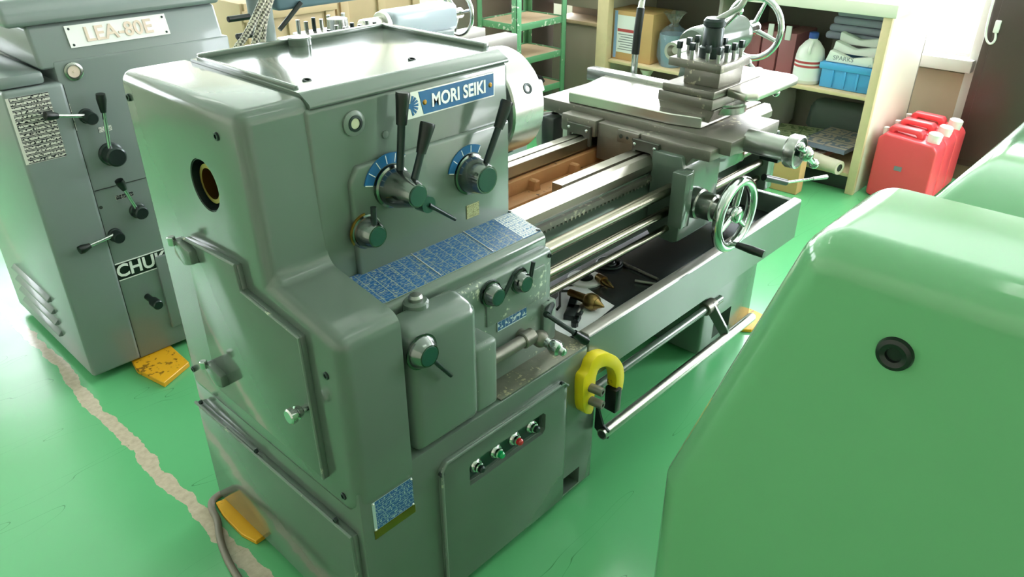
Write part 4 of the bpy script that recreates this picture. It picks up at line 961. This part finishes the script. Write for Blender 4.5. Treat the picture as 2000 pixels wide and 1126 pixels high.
G().box(x+.01, x+.33, c1.y, c0.y, .5505, zt-.03, .008).obj('body', 'crate', cr)
G().box(x, x+.34, c1.y-.012, c0.y+.012, zt-.035, zt, .005).obj('rim', 'crate', cr)
for k in (.25, .5, .75): G().box(x+.002, x+.012, c1.y+(c0.y-c1.y)*k-.006, c1.y+(c0.y-c1.y)*k+.006, .56, zt-.035, .002).obj('rib', 'crate', cr)
M['packmat'] = mat('white_printed_sack', '#e4e8df', .6, var=.04, speck='#9fc0b4', speck_amt=.02, speck_scale=25)
g = G()
c0_, c1_ = c0.y-.005, c1.y+.0
pk = thing('printed_sack', 'folded white sack with green print stuffed in the blue crate', 'sack', (x+.12, (c0_+c1_)/2, zt))
for k in range(3):
    zz_ = zt+.002+k*.042
    G().prism([(c0_-.01*k, zz_), (c0_-.02, zz_+.045+.02), ((c0_+c1_)/2, zz_+.03), (c1_+.02, zz_+.055), (c1_+.01*k, zz_)], 'x', x+.02+.05*k, x+.07+.05*k, .008, 2).obj('fold', 'packmat', pk)
text(pk, 'SPARKS', .034, (x+.0195, c0_-.10, zt+.028), (0, -1, 0), (0, 0, 1), 'tapeprint', th=.0005)
M['cloth'] = mat('blue_grey_cloth', '#9499a6', .85, bump=.4, bscale=60)
for k in range(4):
    z_ = .78+k*.042
    tag(G().box(CX+.22, CX+.5, CYa+.04+.01*(k % 2), 1.78-.015*k, z_, z_+.04, .016, 3).obj('folded_cloth', 'cloth'), ['folded blue-grey cloth, lowest of the stack over the crate', 'folded blue-grey cloth, second from the bottom of the stack', 'folded blue-grey cloth, third from the bottom of the stack', 'folded blue-grey cloth on top of the stack'][k], 'cloth', 'folded cloths')
# carton carrying the cloth stack, behind the crate
tag(G().box(CX+.40, CX+.62, CYa+.05, 1.80, .5505, .779, .004).obj('storage_box', 'cabback'), 'grey box behind the blue crate carrying folded cloths', 'box')
# lower shelf: magazines, roll, sack
mags = [chart_mat('magazine_%d' % i, ['#c9cdb2', '#d8d4c8', '#b9c49a', '#cdbfb0'][i], ['#8f9a72', '#a77a6c', '#6f8a5a', '#7c8799'][i], 3, 2, i*7, .5) for i in range(4)]
for i, (y, z, r) in enumerate(((1.93, .116, 5), (1.72, .143, -8), (1.84, .17, 14), (1.60, .197, -4))):
    g = G().quad((-.19, .14, 0), (-.19, -.14, 0), (.19, -.14, 0), (.19, .14, 0), .025).xf(Matrix.Rotation(math.radians(r), 4, 'Z')).xf(Matrix.Translation((CX+.25, y, z)))
    tag(g.obj('magazine', mags[i]), ['green-grey magazine at the bottom of the lower shelf pile', 'pale magazine with reddish pictures in the lower shelf pile', 'green magazine lying askew on the lower shelf pile', 'tan magazine on top beside the cabinet side panel'][i], 'magazine', 'magazines on the lower shelf')
r0, r1 = at(1588, 283, x=CX-.0), at(1655, 325, x=CX-.06)
M['rollm'] = mat('cream_paper_roll', '#cfc8b4', .6)
ra, rb = Vector((CX+.0, r0.y+.03, .158)), Vector((CX-.06, r1.y+.04, .157))
rl = thing('paper_roll', 'cream paper roll lying slantwise on the lower shelf edge', 'roll', (CX+.05, (r0.y+r1.y)/2, .116))
dd = rb-ra
G().rev([(.022, 0), (.04, 0), (.04, dd.length), (.022, dd.length)], ra, dd, 28).obj('sheet', 'rollm', rl)
G().rev([(.0, .004), (.0215, .004), (.0215, dd.length-.004), (0, dd.length-.004)], ra, dd, 20).obj('core', 'seam', rl)
M['sackm'] = mat('grey_sack', '#9b9a95', .7, bump=.5, bscale=20)
random.seed(9); g = G().box(CX+.46, CX+.61, 2.02, 2.31, .1165, .42, .08, 4)
for v in g.bm.verts: v.co += Vector((random.uniform(-.01, .01), random.uniform(-.01, .01), random.uniform(-.008, .008) if v.co.z > .2 else 0))
tag(g.obj('grey_sack', 'sackm', None, 180), 'lumpy grey sack at the back of the lower shelf', 'sack')
M['greenbag'] = mat('dark_green_bag', '#5c6b62', .5, bump=.5, bscale=25)
random.seed(11); g = G().box(CX+.46, CX+.61, 1.42, 1.90, .185, .415, .07, 4)
for v in g.bm.verts: v.co += Vector((random.uniform(-.01, .01), random.uniform(-.01, .01), random.uniform(-.01, .01)))
g.xf(Matrix.Translation((0, 0, -.05)))
tag(g.obj('green_bag', 'greenbag', None, 180), 'dark green bag at the back of the lower shelf behind magazines', 'bag')
# leaning cardboard by the cabinet foot
c0, c1 = at(1532, 362, z=0), at(1577, 372, z=0)
tag(G().box(c0.x-.1, c0.x-.02, c1.y+.02, c0.y+.22, .001, .27, .003).obj('cardboard_carton', 'card'), 'plain orange-brown cardboard carton on the floor in front of the cabinet', 'box')
# ---- jerry cans
M['redcan'] = mat('red_polyethylene', '#ee525b', .38, bump=.05, spec=.5)  # red lightened towards pink, so the haze is in the base colour
M['redcan'].node_tree.nodes['Principled BSDF'].inputs['Subsurface Weight'].default_value = .15
M['canwhite'] = mat('white_screw_cap', '#f0ecea', .4)
def can(x0, label):
    ya, yb_, T, H_ = 1.005, 1.315, .165, .365
    t = thing('jerry_can', label, 'jerry can', (x0+T/2, 1.15, 0), 'red jerry cans')
    G().prism([(ya, .012), (ya, H_-.05), (ya+.025, H_-.02), (yb_-.03, H_), (yb_, H_-.03), (yb_, .012), (yb_-.02, .001), (ya+.02, .001)], 'x', x0, x0+T, .022, 4, 20).obj('body', 'redcan', t, 60)
    G().prism([(ya+.10, H_-.03), (ya+.10, H_+.012), (ya+.115, H_+.03), (yb_-.045, H_+.034), (yb_-.03, H_+.02), (yb_-.03, H_-.03), (yb_-.06, H_-.03), (yb_-.06, H_+.0), (yb_-.07, H_+.008), (ya+.14, H_+.005), (ya+.13, H_-.005), (ya+.13, H_-.03)], 'x', x0+T/2-.03, x0+T/2+.03, .008, 2).obj('handle', 'redcan', t, 60)
    G().rev([(0, -.02), (.034, -.02), (.034, .01), (.036, .01), (.036, .045), (.03, .05), (0, .05)], (x0+T/2, ya+.052, H_-.02), (0, -.12, 1), 24).obj('cap', 'canwhite', t)
    G().cyl((x0+T/2, yb_-.012, H_-.03), (x0+T/2, yb_-.01, H_+.012), .016, n=16, bev=.002).obj('vent_cap', 'canwhite', t)
    return t
j1 = can(4.36, 'red plastic jerry can with a small square sticker on its broad face')
G().box(4.358, 4.3605, 1.155, 1.195, .175, .20).obj('sticker', 'tapeprint', j1)
can(4.535, 'red plastic jerry can standing between two others')
can(4.71, 'red plastic jerry can at the wall end of its row')
g = G().quad((4.55, .98, 0), (4.55, .86, 0), (4.90, .86, 0), (4.90, .98, 0), .0008)
tag(g.xf(Matrix.Translation((0, .0, .0002))).obj('newspaper', chart_mat('newsprint', '#e2ddd2', '#9a8f86', 9, 3, 2, .55)), 'newspaper sheet lying on the floor beside the red jerry cans', 'newspaper')
# ---- dark steel locker with hanging cord
M['brown'] = mat('dark_brown_enamel', '#4a3d3a', .35, var=.05)
LK = thing('locker', 'dark brown steel locker standing against the window wall', 'locker', (5.07, .6, 0))
G().box(4.97, 5.19, .15, 1.075, .09, 1.9, .004).obj('carcass', 'brown', LK)
M['browner'] = mat('brown_plinth', '#6a5747', .5)
G().box(4.976, 5.19, .17, 1.06, 0, .089).obj('plinth', 'browner', LK)
G().box(4.962, 4.971, .60, 1.035, .13, 1.85, .003).obj('door', 'brown', LK)
G().box(4.962, 4.971, .17, .59, .13, 1.85, .003).obj('door', 'brown', LK)
x = 4.955; cpt = [at(1950, -30, x=x), at(1935, 20, x=x), at(1923, 70, x=x), at(1932, 88, x=x), at(1944, 80, x=x), at(1945, 62, x=x)]
cdx = thing('white_cord', 'white electric cord with plug hanging on the dark locker', 'cord', tuple(cpt[4]))
G().tube([(x, cpt[0].y-.02, 1.6)] + [tuple(p) for p in cpt], .006, 10, smooth=3).obj('wire', 'white', cdx)
G().box(x-.012, x+.006, cpt[5].y-.014, cpt[5].y+.014, cpt[5].z-.005, cpt[5].z+.06, .004).obj('plug', 'white', cdx)
# ---- green steel rack left of the cabinet
M['rackgreen'] = mat('chipped_green_enamel', '#5f9a70', .45, var=.08, speck='#cfd6c6', speck_amt=.03, speck_scale=40)
M['rackboard'] = mat('stained_tan_board', '#b89f80', .65, var=.18, vscale=12)
RX, RY, RW, RD = 3.72, 3.44, .50, .36
RK = thing('steel_rack', 'chipped green angle-iron rack with tan board shelves', 'rack', (RX+.25, RY+.18, 0))
for x, y in ((RX, RY), (RX+RW, RY), (RX, RY+RD), (RX+RW, RY+RD)):
    sx = 1 if x == RX else -1; sy = 1 if y == RY else -1
    G().box(min(x, x+sx*.045), max(x, x+sx*.045), min(y, y+sy*.005), max(y, y+sy*.005), 0, 1.25, .001).box(min(x, x+sx*.005), max(x, x+sx*.005), min(y, y+sy*.045), max(y, y+sy*.045), 0, 1.25, .001).obj('upright', 'rackgreen', RK)
tiers = [.12, .30, .52, .74, .98]
for z in tiers:
    f = G().box(RX+.005, RX+RW-.005, RY+.005, RY+.012, z-.03, z+.012, .001).box(RX+.005, RX+RW-.005, RY+RD-.012, RY+RD-.005, z-.03, z+.012, .001).box(RX+.005, RX+.012, RY+.012, RY+RD-.012, z-.03, z+.012, .001).box(RX+RW-.012, RX+RW-.005, RY+.012, RY+RD-.012, z-.03, z+.012, .001)
    f.obj('shelf_frame', 'rackgreen', RK); G().box(RX+.013, RX+RW-.013, RY+.013, RY+RD-.013, z-.012, z+.004).obj('shelf_board', 'rackboard', RK)
M['darkrag'] = mat('black_oily_rag', '#23272b', .7, bump=.5, bscale=40)
random.seed(2); g = G().rev([(0, 0), (.1, .0), (.12, .02), (.1, .05), (.06, .075), (0, .08)], (RX+.27, RY+.15, .3045), (0, 0, 1), 20)
for v in g.bm.verts:
    if v.co.z > .31: v.co += Vector((random.uniform(-.012, .012), random.uniform(-.012, .012), random.uniform(-.012, .006)))
tag(g.obj('oily_rag', 'darkrag', None, 180), 'bundled black rag lying on the green rack board', 'rag')
M['bucketgrey'] = mat('grey_bucket', '#8b8c86', .5)
bb = at(1085, 160, x=3.4)
bk2 = thing('grey_bucket', 'small grey bucket standing on the floor by the green rack', 'bucket', (3.62, 3.02, 0))
G().rev([(0, 0), (.1, 0), (.13, .26), (.125, .26), (.096, .01), (0, .01)], (3.62, 3.02, .0005), (0, 0, 1), 32).obj('shell', 'bucketgrey', bk2)
G().torus((3.62, 3.02, .258), (0, 0, 1), .129, .006, 36, 8).obj('rim', 'bucketgrey', bk2)
M['taupe'] = mat('taupe_enamel', '#9a8f80', .5)
TC = thing('taupe_cupboard', 'taupe cupboard with a dark shelf gap between rack and cabinet', 'cupboard', (4.9, 3.7, 0))
G().box(4.72, 5.1, 3.26, 3.98, .001, .62, .004).box(4.72, 5.1, 3.26, 3.98, .72, 1.4, .004).box(4.95, 5.1, 3.26, 3.98, .62, .72).obj('carcass', 'taupe', TC)
G().box(4.70, 5.1, 3.25, 3.99, .60, .625, .002).obj('shelf_board', 'rackboard', TC)
# ---- back of the shop, seen over the two headstocks
M['ply'] = mat('tan_plywood', '#b39c78', .65, var=.12, vscale=5)
tag(G().box(4.25, 4.75, 4.0, 4.62, 0.001, 1.5, .006).obj('brown_cupboard', 'brown'), 'dark brown cupboard standing behind the green rack', 'cupboard')
for i, (x0, x1, y0, y1, h, lab) in enumerate(((2.3, 2.95, 4.3, 4.8, .95, 'tan plywood crate behind the blue-grey lathe, beside a taller crate'), (3.0, 3.7, 4.35, 4.9, 1.15, 'tall tan plywood crate behind the blue-grey tailstock wheel'))):
    t = thing('plywood_crate', lab, 'crate', ((x0+x1)/2, (y0+y1)/2, 0), 'plywood crates')
    G().box(x0, x1, y0, y1, .001, h, .004).obj('panel_box', 'ply', t)
    for q in (x0+.02, (x0+x1)/2-.03, x1-.08): G().box(q, q+.06, y0-.018, y0, .001, h, .002).obj('batten', 'ply', t)
    for z_ in (.05, h-.1): G().box(x0, x1, y0-.03, y0-.0185, z_, z_+.06, .002).obj('rail', 'ply', t)
for o in bpy.data.objects:
    if '_o' in o: del o['_o']
